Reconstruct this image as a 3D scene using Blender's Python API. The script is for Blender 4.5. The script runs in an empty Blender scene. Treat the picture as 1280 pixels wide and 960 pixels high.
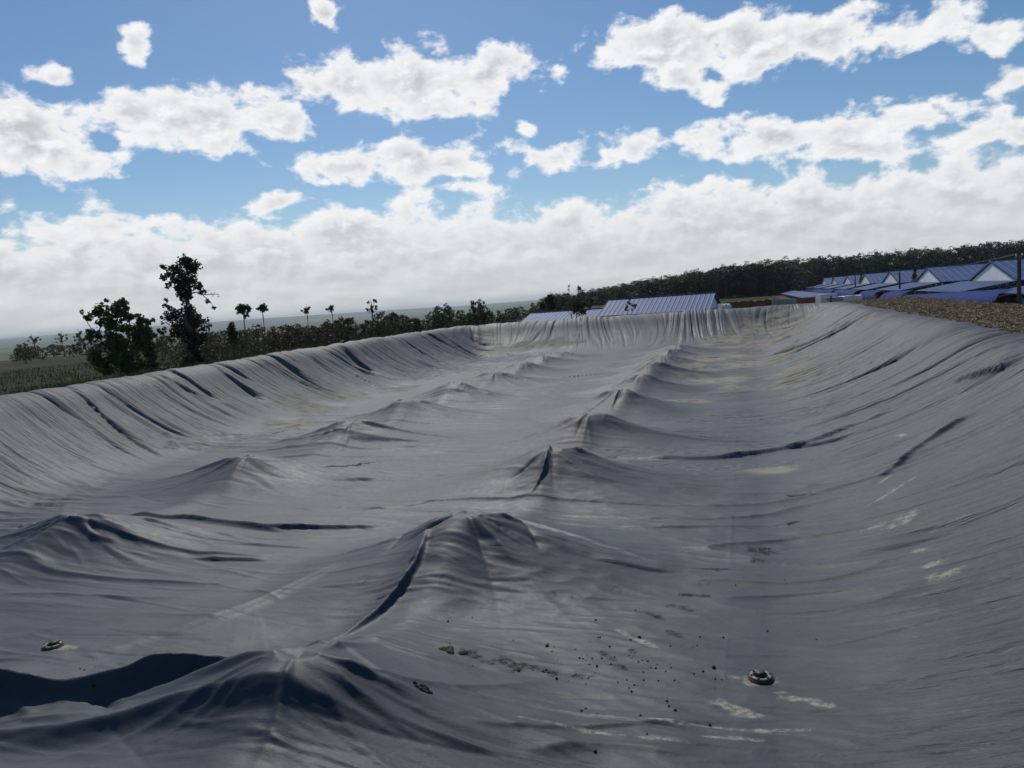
import bpy, math, random
import numpy as np
from mathutils import Vector, Matrix, Euler

random.seed(7); RNG = np.random.default_rng(11)
R = math.radians
SC = bpy.context.scene
COL = SC.collection

# ------------------------------------------------------------------ camera
CAM_POS = Vector((0.0, 0.0, 4.0)); F_PX = 950.0
YAW, PITCH, ROLL = R(17.3), R(6.17), R(-4.2)
CAM_M = Matrix.Rotation(YAW, 3, 'Z') @ Matrix.Rotation(R(90) - PITCH, 3, 'X') @ Matrix.Rotation(ROLL, 3, 'Z')
cd = bpy.data.cameras.new('camera'); cam = bpy.data.objects.new('camera', cd); COL.objects.link(cam)
cam.location = CAM_POS; cam.rotation_euler = CAM_M.to_euler()
cd.sensor_fit = 'HORIZONTAL'; cd.sensor_width = 36.0; cd.lens = 36.0 * F_PX / 1280.0
cd.clip_start = 0.1; cd.clip_end = 60000
SC.camera = cam

# ------------------------------------------------------------------ sun, exposure
SUN_AZ, SUN_EL = R(-26), R(44)            # azimuth from +Y towards +X
sd = bpy.data.lights.new('sun', 'SUN'); sd.energy = 2.2; sd.angle = R(0.53); sd.color = (1.0, 0.965, 0.91)
sun = bpy.data.objects.new('sun', sd); COL.objects.link(sun); sun.location = (0, 0, 60)
S_DIR = Vector((math.sin(SUN_AZ) * math.cos(SUN_EL), math.cos(SUN_AZ) * math.cos(SUN_EL), math.sin(SUN_EL)))
sun.rotation_euler = S_DIR.to_track_quat('Z', 'Y').to_euler()
SC.view_settings.view_transform = 'Standard'; SC.view_settings.look = 'None'
SC.view_settings.exposure = 0.0; SC.view_settings.gamma = 1.0; SC.view_settings.use_curve_mapping = False
SC.cycles.max_bounces = 6; SC.cycles.transparent_max_bounces = 8; SC.cycles.volume_bounces = 1
SC.cycles.use_denoising = True; SC.cycles.use_adaptive_sampling = True; SC.cycles.adaptive_threshold = 0.02

def pix_dir(px, py):
    return (CAM_M @ Vector(((px - 640) / F_PX, -(py - 480) / F_PX, -1.0))).normalized()

# ------------------------------------------------------------------ node helpers
class NT:
    def __init__(s, tree): s.t = tree; s.n = tree.nodes; s.l = tree.links
    def node(s, typ, ins=None, **kw):
        n = s.n.new(typ)
        for k, v in kw.items(): setattr(n, k, v)
        for k, v in (ins or {}).items():
            if isinstance(v, bpy.types.NodeSocket): s.l.new(v, n.inputs[k])
            else: n.inputs[k].default_value = v
        return n
    def math(s, op, a, b=None, c=None, clamp=False):
        n = s.node('ShaderNodeMath', {i: v for i, v in enumerate((a, b, c)) if v is not None}, operation=op); n.use_clamp = clamp
        return n.outputs[0]
    def vmath(s, op, a, b=None):
        n = s.node('ShaderNodeVectorMath', {i: v for i, v in enumerate((a, b)) if v is not None}, operation=op)
        return n.outputs['Value'] if op in ('LENGTH', 'DOT_PRODUCT', 'DISTANCE') else n.outputs['Vector']
    def noise(s, vec, scale, detail=4, rough=0.5, dist=0.0, out=0):
        return s.node('ShaderNodeTexNoise', {'Vector': vec, 'Scale': scale, 'Detail': detail, 'Roughness': rough, 'Distortion': dist}).outputs[out]
    def ramp(s, f, a, b, smooth=True):
        n = s.node('ShaderNodeMapRange', {0: f, 1: a, 2: b, 3: 0.0, 4: 1.0}); n.interpolation_type = 'SMOOTHSTEP' if smooth else 'LINEAR'
        return n.outputs[0]
    def mix(s, f, a, b):
        n = s.node('ShaderNodeMix', data_type='RGBA'); n.clamp_factor = True
        for i, v in ((0, f), (6, a), (7, b)):
            if isinstance(v, bpy.types.NodeSocket): s.l.new(v, n.inputs[i])
            elif i: n.inputs[i].default_value = (*v, 1) if len(v) == 3 else v
            else: n.inputs[i].default_value = v
        return n.outputs[2]

# ------------------------------------------------------------------ world: sky and clouds
W = bpy.data.worlds.new('World'); SC.world = W; W.use_nodes = True
w = NT(W.node_tree); w.n.clear()
sky = w.node('ShaderNodeTexSky', sky_type='NISHITA', sun_disc=False)
sky.sun_elevation = SUN_EL; sky.sun_rotation = SUN_AZ; sky.altitude = 100; sky.air_density = 1.0; sky.dust_density = 0.3; sky.ozone_density = 3.0
tc = w.node('ShaderNodeTexCoord').outputs['Generated']
sep = w.node('ShaderNodeSeparateXYZ', {0: tc})
az = w.math('MULTIPLY', w.math('ARCTAN2', sep.outputs[0], sep.outputs[1]), 57.2958)
el = w.math('MULTIPLY', w.math('ARCSINE', sep.outputs[2]), 57.2958)
P = w.node('ShaderNodeCombineXYZ', {0: az, 1: el, 2: 0.0}).outputs[0]
# clouds as ellipses in azimuth / elevation: (px, py, half width px, half height px, tilt degrees)
CLOUDS = [
 (45,178,92,50,0),(110,205,45,22,0),(10,160,60,36,0),(185,142,72,36,8),(270,150,95,40,2),(345,150,48,28,-8),(230,128,70,22,0),(65,98,26,15,-20),(165,58,22,22,-30),(410,20,15,22,40),
 (430,105,60,36,-10),(520,102,95,46,4),(610,92,72,32,8),(550,138,60,14,6),(400,112,30,24,-20),
 (440,208,80,25,2),(560,205,76,24,8),(575,232,42,10,0),(510,200,60,22,0),
 (700,196,64,17,14),(790,187,60,18,10),(655,158,12,7,-20),
 (840,62,95,44,0),(760,62,40,22,0),(930,58,110,46,8),(1030,48,90,36,14),(1165,28,72,26,14),(1245,42,60,20,10),(865,104,44,20,-10),(815,50,60,28,0),
 (960,175,120,27,5),(1080,158,90,24,14),(905,165,72,18,8),(1160,150,50,14,10),(1060,180,90,24,0),(1215,170,70,22,14),(1290,165,60,26,10),(1275,98,34,18,25),
 (355,252,34,12,15),(20,290,42,16,0),(140,282,70,18,0),(1180,225,130,22,8),
 # beyond the frame, the same kind of cloud goes on
 (-150,150,110,45,0),(-330,215,130,30,0),(-260,40,90,40,10),(1480,120,130,40,10),(1560,10,120,45,10),(1700,170,140,30,8),(300,-120,140,50,5),(760,-160,150,55,8),(1150,-190,120,48,10),
]
dmin = None
for (px, py, a, b, tilt) in CLOUDS:
    d0 = pix_dir(px, py); e0 = math.degrees(math.asin(d0.z)); a0 = math.degrees(math.atan2(d0.x, d0.y))
    q = pix_dir(px + a * math.cos(R(tilt)), py - a * math.sin(R(tilt))); aq = math.degrees(math.atan2(q.x, q.y)); eq = math.degrees(math.asin(q.z))
    rx = math.hypot(aq - a0, eq - e0); ang = math.atan2(eq - e0, aq - a0)
    q = pix_dir(px, py - b); ry = math.hypot(math.degrees(math.atan2(q.x, q.y)) - a0, math.degrees(math.asin(q.z)) - e0)
    m = w.node('ShaderNodeMapping', {'Vector': P, 'Location': (a0, e0, 0), 'Rotation': (0, 0, ang), 'Scale': (rx, ry, 1)}, vector_type='TEXTURE').outputs[0]
    L = w.math('MULTIPLY', w.math('SUBTRACT', w.vmath('LENGTH', m), 1.0), math.sqrt(min(ry, rx)))
    dmin = L if dmin is None else w.math('SMOOTH_MIN', dmin, L, 0.25)
# bank of cloud along the horizon, all round
n_low = w.noise(P, 0.10, 3, 0.55)
band = w.math('MULTIPLY', w.math('ADD', w.math('SUBTRACT', el, 7.4), w.math('MULTIPLY', w.math('SUBTRACT', n_low, 0.5), 6.0)), 0.40)
dmin2 = w.math('SMOOTH_MIN', dmin, band, 0.3)
PS = w.vmath('MULTIPLY', P, (1.0, 1.5, 1.0))
n1 = w.noise(PS, 0.36, 8, 0.56, 0.15)
PL = w.vmath('ADD', PS, (-0.35, 0.75, 0.0))
n2 = w.noise(PL, 0.36, 5, 0.56, 0.15)
dens = w.math('ADD', w.math('MULTIPLY', dmin2, -1.0), w.math('MULTIPLY', w.math('SUBTRACT', n1, 0.50), 4.0))
alpha = w.ramp(dens, -0.20, 0.45)
core = w.ramp(dens, 0.15, 1.25)
light = w.math('MULTIPLY', w.math('SUBTRACT', n1, n2), 4.5)
shade = w.math('MULTIPLY', core, w.math('SUBTRACT', 0.55, light, clamp=True), clamp=True)
ccol = w.mix(shade, (0.94, 0.94, 0.945), (0.57, 0.58, 0.60))
lowdim = w.ramp(el, 8.0, 1.0)
lay = w.ramp(w.noise(w.vmath('MULTIPLY', P, (0.45, 1.8, 1.0)), 0.30, 6, 0.6), 0.36, 0.66)
lcol = w.mix(lay, (0.60, 0.63, 0.655), (0.74, 0.755, 0.765))
ccol = w.mix(w.math('MULTIPLY', lowdim, 0.85), ccol, lcol)
alpha = w.math('MAXIMUM', w.math('MULTIPLY', alpha, 0.97), w.math('MULTIPLY', w.ramp(el, 6.5, 0.0), 0.93))
hs = w.node('ShaderNodeHueSaturation', {'Saturation': 1.2, 'Value': 0.97, 'Color': sky.outputs[0]})
bg1 = w.node('ShaderNodeBackground', {'Color': hs.outputs[0], 'Strength': 0.078})
bg2 = w.node('ShaderNodeBackground', {'Color': ccol, 'Strength': 1.0})
ms = w.node('ShaderNodeMixShader', {0: alpha, 1: bg1.outputs[0], 2: bg2.outputs[0]})
out = w.node('ShaderNodeOutputWorld', {'Surface': ms.outputs[0]})

# ------------------------------------------------------------------ numpy noise
_perm = RNG.permutation(512); _perm = np.concatenate([_perm, _perm, _perm])
_ga = RNG.uniform(0, 2 * np.pi, 512); _gx, _gy = np.cos(_ga), np.sin(_ga)
def perlin(x, y):
    xi = np.floor(x).astype(np.int64); yi = np.floor(y).astype(np.int64); xf = x - xi; yf = y - yi
    u = xf * xf * xf * (xf * (xf * 6 - 15) + 10); v = yf * yf * yf * (yf * (yf * 6 - 15) + 10)
    def g(ix, iy, dx, dy):
        h = _perm[_perm[ix & 511] + (iy & 511)]
        return _gx[h] * dx + _gy[h] * dy
    a = g(xi, yi, xf, yf); b = g(xi + 1, yi, xf - 1, yf); c = g(xi, yi + 1, xf, yf - 1); d = g(xi + 1, yi + 1, xf - 1, yf - 1)
    return ((a * (1 - u) + b * u) * (1 - v) + (c * (1 - u) + d * u) * v) * 1.4
def fbm(x, y, o=4, r=0.5):
    s = 0; a = 1.0; t = 0
    for i in range(o):
        s = s + a * perlin(x * 2**i + 17.3 * i, y * 2**i - 9.1 * i); t += a; a *= r
    return s / t
def sstep(a, b, x):
    t = np.clip((x - a) / (b - a), 0, 1); return t * t * (3 - 2 * t)
def smin(a, b, k):
    h = np.clip(0.5 + 0.5 * (b - a) / k, 0, 1); return b * (1 - h) + a * h - k * h * (1 - h)

# ------------------------------------------------------------------ mesh helpers
def link(o, parent=None):
    COL.objects.link(o)
    if parent is not None: o.parent = parent
    return o
def np_mesh(name, verts, faces, mat=None, smooth=False):
    """verts Nx3, faces MxK (K = 3 or 4)"""
    verts = np.asarray(verts, np.float32); faces = np.asarray(faces, np.int32)
    me = bpy.data.meshes.new(name); k = faces.shape[1]
    me.vertices.add(len(verts)); me.vertices.foreach_set('co', verts.ravel())
    me.loops.add(faces.size); me.loops.foreach_set('vertex_index', faces.ravel())
    me.polygons.add(len(faces)); me.polygons.foreach_set('loop_start', np.arange(0, faces.size, k, dtype=np.int32))
    me.polygons.foreach_set('loop_total', np.full(len(faces), k, np.int32))
    if smooth: me.polygons.foreach_set('use_smooth', np.ones(len(faces), bool))
    me.update(calc_edges=True)
    if mat: me.materials.append(mat)
    return me
class MB:
    def __init__(s): s.v = []; s.f = []
    def add(s, vs, fs):
        o = len(s.v); s.v += [tuple(p) for p in vs]; s.f += [tuple(i + o for i in f) for f in fs]; return s
    def hexa(s, p):   # 8 points: bottom ring then top ring
        return s.add(p, [(3, 2, 1, 0), (4, 5, 6, 7), (0, 1, 5, 4), (1, 2, 6, 5), (2, 3, 7, 6), (3, 0, 4, 7)])
    def box(s, x0, x1, y0, y1, z0, z1):
        return s.hexa([(x0, y0, z0), (x1, y0, z0), (x1, y1, z0), (x0, y1, z0), (x0, y0, z1), (x1, y0, z1), (x1, y1, z1), (x0, y1, z1)])
    def tube(s, pts, rads, n=6):
        pts = [Vector(p) for p in pts]; rings = []
        for i, p in enumerate(pts):
            d = (pts[min(i + 1, len(pts) - 1)] - pts[max(i - 1, 0)]).normalized()
            a = d.cross(Vector((0, 0, 1)))
            if a.length < 1e-3: a = Vector((1, 0, 0))
            a.normalize(); b = d.cross(a)
            rings.append([p + (a * math.cos(2 * math.pi * k / n) + b * math.sin(2 * math.pi * k / n)) * rads[i] for k in range(n)])
        vs = [q for r_ in rings for q in r_]; fs = []
        for i in range(len(pts) - 1):
            for k in range(n):
                fs.append((i * n + k, i * n + (k + 1) % n, (i + 1) * n + (k + 1) % n, (i + 1) * n + k))
        fs.append(tuple(range(n))); fs.append(tuple(reversed(range((len(pts) - 1) * n, len(pts) * n))))
        return s.add(vs, fs)
    def lathe(s, prof, n=20, c=(0, 0, 0)):
        vs = [(c[0] + r_ * math.cos(2 * math.pi * k / n), c[1] + r_ * math.sin(2 * math.pi * k / n), c[2] + z) for r_, z in prof for k in range(n)]
        fs = [(i * n + k, i * n + (k + 1) % n, (i + 1) * n + (k + 1) % n, (i + 1) * n + k) for i in range(len(prof) - 1) for k in range(n)]
        return s.add(vs, fs)
    def mesh(s, name, mat, smooth=False):
        me = bpy.data.meshes.new(name); me.from_pydata(s.v, [], s.f); me.update(); me.materials.append(mat)
        if smooth:
            for p in me.polygons: p.use_smooth = True
        return me
    def build(s, name, mat, parent=None, smooth=False):
        return link(bpy.data.objects.new(name, s.mesh(name, mat, smooth)), parent)
def tag(o, label=None, cat=None, group=None, kind=None):
    if label: o['label'] = label
    if cat: o['category'] = cat
    if group: o['group'] = group
    if kind: o['kind'] = kind
    return o
def empty(name, loc=(0, 0, 0), rz=0.0):
    o = bpy.data.objects.new(name, None); o.empty_display_size = 0.3; COL.objects.link(o); o.location = loc; o.rotation_euler = (0, 0, rz); return o
def copy_tree(o, parent=None):
    c = o.copy(); COL.objects.link(c); c.parent = parent
    for ch in list(o.children): copy_tree(ch, c)
    return c

# ------------------------------------------------------------------ materials
def new_mat(name, base=(0.5, 0.5, 0.5), rough=0.6, spec=0.5, metal=0.0):
    m = bpy.data.materials.new(name); m.use_nodes = True; t = NT(m.node_tree)
    b = m.node_tree.nodes['Principled BSDF']; b.inputs['Base Color'].default_value = (*base, 1); b.inputs['Roughness'].default_value = rough
    b.inputs['Specular IOR Level'].default_value = spec; b.inputs['Metallic'].default_value = metal
    return m, t, b
def varied(name, c1, c2, scale=3.0, rough=0.6, spec=0.4, bump=0.0, bscale=20.0, metal=0.0, detail=5, stretch=(1, 1, 1)):
    m, t, b = new_mat(name, c1, rough, spec, metal)
    co = t.vmath('MULTIPLY', t.node('ShaderNodeTexCoord').outputs['Object'], stretch)
    t.l.new(t.mix(t.ramp(t.noise(co, scale, detail, 0.6), 0.3, 0.7), c1, c2), b.inputs['Base Color'])
    if bump:
        t.l.new(t.node('ShaderNodeBump', {'Strength': bump, 'Distance': 0.02, 'Height': t.noise(co, bscale, 4)}).outputs[0], b.inputs['Normal'])
    return m
def leaf_mat(name, c1, c2, trans=0.35):
    m, t, b = new_mat(name, c1, 0.6, 0.3)
    geo = t.node('ShaderNodeNewGeometry'); oi = t.node('ShaderNodeObjectInfo')
    f = t.math('FRACT', t.math('ADD', geo.outputs['Random Per Island'], oi.outputs['Random']))
    col = t.mix(f, c1, c2); t.l.new(col, b.inputs['Base Color'])
    tr = t.node('ShaderNodeBsdfTranslucent', {'Color': col})
    mx = t.node('ShaderNodeMixShader', {0: trans, 1: b.outputs[0], 2: tr.outputs[0]})
    t.l.new(mx.outputs[0], m.node_tree.nodes['Material Output'].inputs['Surface']); return m
M = {}
M['bark'] = varied('bark', (0.09, 0.07, 0.055), (0.16, 0.13, 0.10), 8, 0.9, 0.1, 0.6, 30)
M['bark_pale'] = varied('bark_pale', (0.10, 0.085, 0.07), (0.17, 0.15, 0.125), 8, 0.9, 0.1)
M['leaf_dark'] = leaf_mat('leaf_dark', (0.022, 0.035, 0.012), (0.05, 0.075, 0.022))
M['leaf_vine'] = leaf_mat('leaf_vine', (0.022, 0.028, 0.014), (0.05, 0.055, 0.024), 0.2)
M['leaf_mid'] = leaf_mat('leaf_mid', (0.035, 0.06, 0.018), (0.075, 0.115, 0.035))
M['leaf_dry'] = leaf_mat('leaf_dry', (0.07, 0.05, 0.028), (0.12, 0.085, 0.045), 0.25)
M['leaf_olive'] = leaf_mat('leaf_olive', (0.05, 0.055, 0.022), (0.085, 0.085, 0.035), 0.3)
M['leaf_wood'] = leaf_mat('leaf_wood', (0.018, 0.038, 0.010), (0.045, 0.078, 0.022), 0.35)
M['straw'] = leaf_mat('straw', (0.16, 0.105, 0.055), (0.30, 0.215, 0.12), 0.1)
M['grass'] = leaf_mat('grass', (0.022, 0.042, 0.011), (0.055, 0.075, 0.022), 0.3)
M['roof_blue'] = None
def roof_mat(name, c1, c2, rib, axis, rough=0.6):
    m, t, b = new_mat(name, c1, rough, 0.25)
    ob = t.node('ShaderNodeTexCoord').outputs['Object']; s_ = t.node('ShaderNodeSeparateXYZ', {0: ob})
    wv = t.math('PINGPONG', t.math('MULTIPLY', s_.outputs[axis], 1.0 / rib), 0.5)
    h = t.ramp(wv, 0.30, 0.48)
    col = t.mix(t.noise(ob, 0.35, 5, 0.65), c1, c2)
    sp = t.node('ShaderNodeSeparateXYZ', {0: t.vmath('FLOOR', t.vmath('MULTIPLY', ob, (0.9, 0.9, 0.0)))})
    t.l.new(col, b.inputs['Base Color'])
    t.l.new(t.node('ShaderNodeBump', {'Strength': 0.8, 'Distance': 0.04, 'Height': h}).outputs[0], b.inputs['Normal']); return m
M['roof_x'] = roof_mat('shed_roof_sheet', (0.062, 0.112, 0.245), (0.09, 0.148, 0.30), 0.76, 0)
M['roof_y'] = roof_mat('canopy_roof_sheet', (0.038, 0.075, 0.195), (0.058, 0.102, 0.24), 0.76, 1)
M['roof_far'] = roof_mat('store_roof_sheet', (0.062, 0.115, 0.265), (0.085, 0.142, 0.305), 0.5, 0)
M['tarp'] = varied('blue_tarp', (0.010, 0.034, 0.155), (0.022, 0.054, 0.21), 1.2, 0.8, 0.1, 0.5, 6)
M['white_panel'] = varied('white_panel', (0.76, 0.77, 0.78), (0.84, 0.845, 0.85), 0.6, 0.5, 0.4)
M['trim_blue'] = varied('trim_blue', (0.02, 0.03, 0.09), (0.035, 0.05, 0.13), 2, 0.5)
M['concrete'] = varied('concrete', (0.26, 0.25, 0.235), (0.36, 0.35, 0.33), 2.5, 0.85, 0.2, 0.4, 15)
M['block_wall'] = varied('block_wall', (0.30, 0.30, 0.29), (0.42, 0.41, 0.39), 1.0, 0.85, 0.2, 0.3, 12)
M['brick'] = varied('brick', (0.22, 0.09, 0.05), (0.33, 0.15, 0.085), 2.0, 0.9, 0.1, 0.4, 10)
M['dark_inside'] = varied('shed_painted_shade', (0.02, 0.022, 0.026), (0.045, 0.045, 0.05), 1.5, 0.8, 0.2)  # near-black colour standing in for shade inside sheds and under canopies
M['steel'] = varied('galvanised_steel', (0.30, 0.31, 0.32), (0.42, 0.43, 0.44), 5, 0.5, 0.5, 0, 1, 0.6)
M['white_cloth'] = varied('white_sheet', (0.62, 0.63, 0.64), (0.75, 0.75, 0.75), 2, 0.7, 0.3, 0.4, 5)
M['pole'] = varied('pole_concrete', (0.06, 0.05, 0.042), (0.12, 0.10, 0.085), 6, 0.9, 0.1)
M['cable'] = varied('cable_black', (0.02, 0.02, 0.02), (0.035, 0.035, 0.035), 5, 0.6)
M['mud'] = varied('dark_mud', (0.018, 0.015, 0.012), (0.06, 0.045, 0.03), 30, 0.75, 0.3, 0.8, 60)
M['vent_ring'] = varied('vent_pvc', (0.20, 0.18, 0.15), (0.38, 0.35, 0.30), 20, 0.55, 0.4)
M['vent_cap'] = varied('vent_rubber', (0.012, 0.012, 0.013), (0.03, 0.03, 0.03), 30, 0.5, 0.4)
M['rust'] = varied('rusty_flange', (0.09, 0.05, 0.03), (0.18, 0.10, 0.05), 25, 0.8, 0.2)

# ------------------------------------------------------------------ pond geometry (metres; floor of the cover at z = 0)
RIM, YN, YF, XR = 2.3, 1.0, 59.0, 6.3
RUN_L, RUN_R, RUN_F, RUN_N = 5.2, 6.2, 10.0, 4.6
def xl_at(y): return -21.3 - 1.3 * sstep(12, 42, y)
def bank_t(x, y):
    tl = np.clip((xl_at(y) + RUN_L - x) / RUN_L, 0, 3); tr = np.clip((x - (XR - RUN_R)) / RUN_R, 0, 3)
    tf = np.clip((y - (YF - RUN_F)) / RUN_F, 0, 3); tn = np.clip((YN + RUN_N - y) / RUN_N, 0, 3)
    return tl, tr, tf, tn
def base_h(x, y):
    tl, tr, tf, tn = bank_t(x, y)
    ts = np.maximum(tl, tr); te = np.maximum(tf, tn)
    t = (ts**4 + te**4 + 1e-12) ** 0.25
    e = 1.75 + 1.3 * tf**4 / (ts**4 + te**4 + 1e-6)
    return RIM * smin(1.12 * t**e, 1.0 + 0 * t, 0.22), t
def at(px, py, lift=0.0):
    """point on the resting cover seen at a photograph pixel"""
    d = pix_dir(px, py); s = 2.0; prev = s
    for _ in range(4000):
        p = CAM_POS + d * s
        if p.z < float(base_h(np.array(p.x), np.array(p.y))[0]) + lift:
            lo, hi = prev, s
            for _ in range(20):
                mid = (lo + hi) / 2; p = CAM_POS + d * mid
                if p.z < float(base_h(np.array(p.x), np.array(p.y))[0]) + lift: hi = mid
                else: lo = mid
            break
        prev = s; s *= 1.012
        if s > 90: break
    return p
HUMPS = []
ROWA = [5.9, 10.6, 15.6, 20.3, 25.6, 30.6, 35.4, 40.2, 45.0, 49.2]
ROWB = [5.6, 10.8, 15.8, 20.9, 25.5, 30.2, 35.3, 40.2, 45.0, 49.4]
for i, y in enumerate(ROWA): HUMPS.append((-4.1 + random.uniform(-.12, .12), y, [0.75, 0.78, 0.74, 0.72, 0.72, 0.66, 0.66, 0.6, 0.55, 0.45][i]))
for i, y in enumerate(ROWB): HUMPS.append((-11.9 + random.uniform(-.15, .15), y, [0.5, 0.6, 0.62, 0.62, 0.66, 0.66, 0.6, 0.6, 0.5, 0.4][i]))
# long folds: pixels along the crest, height, width near side, width far side
FOLDS = [
 ([(706,566),(760,572),(830,577),(900,574),(975,563),(1050,543),(1110,515),(1160,488),(1195,468)], .12, .07, .55),
 ([(0,668),(40,660),(75,652),(110,646)], .16, .08, .6),
 ([(120,646),(180,652),(250,659),(340,663),(440,661),(540,655)], .17, .09, .7),
 ([(235,702),(290,702),(350,704)], .09, .04, .3), ([(110,697),(150,699)], .06, .04, .3),
 ([(183,468),(215,478),(240,492),(268,506)], .14, .07, .4), ([(200,462),(235,480),(262,496)], .08, .06, .3),
 ([(388,438),(412,452),(445,470),(482,487)], .18, .06, .5), ([(420,448),(470,470),(520,476)], .10, .06, .4),
 ([(330,452),(360,470),(400,488),(450,500)], .08, .06, .4),
 ([(396,820),(440,797),(490,766),(530,738),(541,705)], .16, .07, .22),
 ([(696,580),(693,600),(682,620),(655,634)], .12, .05, .14),
 ([(-160,872),(-60,880),(0,884),(60,886),(120,884),(190,876),(240,862),(290,850),(345,846),(395,826)], .36, .17, .55),
 ([(120,884),(135,905),(160,925)], -.16, .12, .12), ([(300,850),(318,878),(330,900)], -.16, .10, .12), ([(345,848),(350,880),(365,905)], .10, .10, .10), ([(240,868),(290,900),(300,925)], .12, .08, .10), ([(20,888),(45,915)], .07, .1, .1),
 ([(-120,925),(0,933),(90,943),(210,940),(330,950),(430,957),(520,975)], .24, .22, .5),
 ([(1180,486),(1215,478),(1250,464),(1280,450)], .18, .06, .5),
 ([(1075,612),(1130,575),(1190,532),(1240,505),(1280,486)], .13, .10, .4),
 ([(470,705),(400,722),(330,752),(240,780),(140,812),(40,845)], .045, .16, .4),
 ([(440,715),(380,737),(300,768),(200,800)], .03, .14, .3),
 ([(610,655),(680,676),(760,698),(830,714),(900,720)], .07, .06, .4), ([(735,716),(800,719),(860,721)], .07, .035, .25),
 ([(395,605),(470,602),(560,598),(640,584)], .07, .06, .5), ([(640,590),(690,572)], .1, .08, .5),
 ([(655,470),(700,473),(770,466)], .10, .05, .5), ([(615,478),(690,482),(735,480)], .07, .05, .5),
 ([(320,548),(350,541),(400,532)], .08, .06, .4), ([(650,690),(665,706),(680,722)], -.10, .06, .08), ([(540,672),(525,690),(500,712),(484,722)], -.10, .05, .08),
 ([(353,847),(390,868),(430,898)], .08, .07, .25), ([(415,825),(470,842),(530,852),(600,855)], .07, .09, .35), ([(0,916),(60,926),(150,936)], .12, .12, .3), ([(430,880),(480,905),(520,935)], .05, .08, .2),
 ([(150,660),(200,672),(260,684)], .06, .06, .3), ([(40,676),(90,690),(130,700)], .05, .05, .2), ([(480,575),(430,590),(380,598)], .06, .05, .3), ([(230,590),(270,582),(305,578)], .08, .08, .4), ([(330,580),(380,598),(420,604)], .06, .06, .3),
 ([(560,940),(680,925),(800,908),(900,905)], .04, .06, .2), ([(640,960),(740,935),(830,942),(900,956)], .06, .12, .35),
 ([(860,494),(960,490),(1050,468),(1110,440)], .07, .05, .4), ([(900,440),(960,436),(1010,422)], .06, .05, .4),
 ([(420,560),(520,556),(600,548)], .05, .05, .5), ([(430,640),(500,636),(560,628)], .04, .05, .4),
]
_x = [-23.0]
while _x[-1] < 7.1: _x.append(_x[-1] + float(np.interp(_x[-1], [-23, -13, -9, 2, 4, 7], [.038, .034, .0215, .0215, .026, .03])))
_x = np.array(_x)
_y = [0.2]
while _y[-1] < 60.2: _y.append(_y[-1] + (.10 if _y[-1] < 3.4 else max(0.024, 0.0030 * _y[-1])))
_y = np.array(_y)
GX, GY = np.meshgrid(_x, _y); NYv, NXv = GX.shape
GX = GX + 0.0; xl = xl_at(GY)
H, T = base_h(GX, GY)
tl, tr, tf, tn = bank_t(GX, GY)
warpx = 0.5 * perlin(GX * .21 + 3, GY * .17); warpy = 0.45 * perlin(GX * .17 + 9, GY * .23 + 5)
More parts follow.
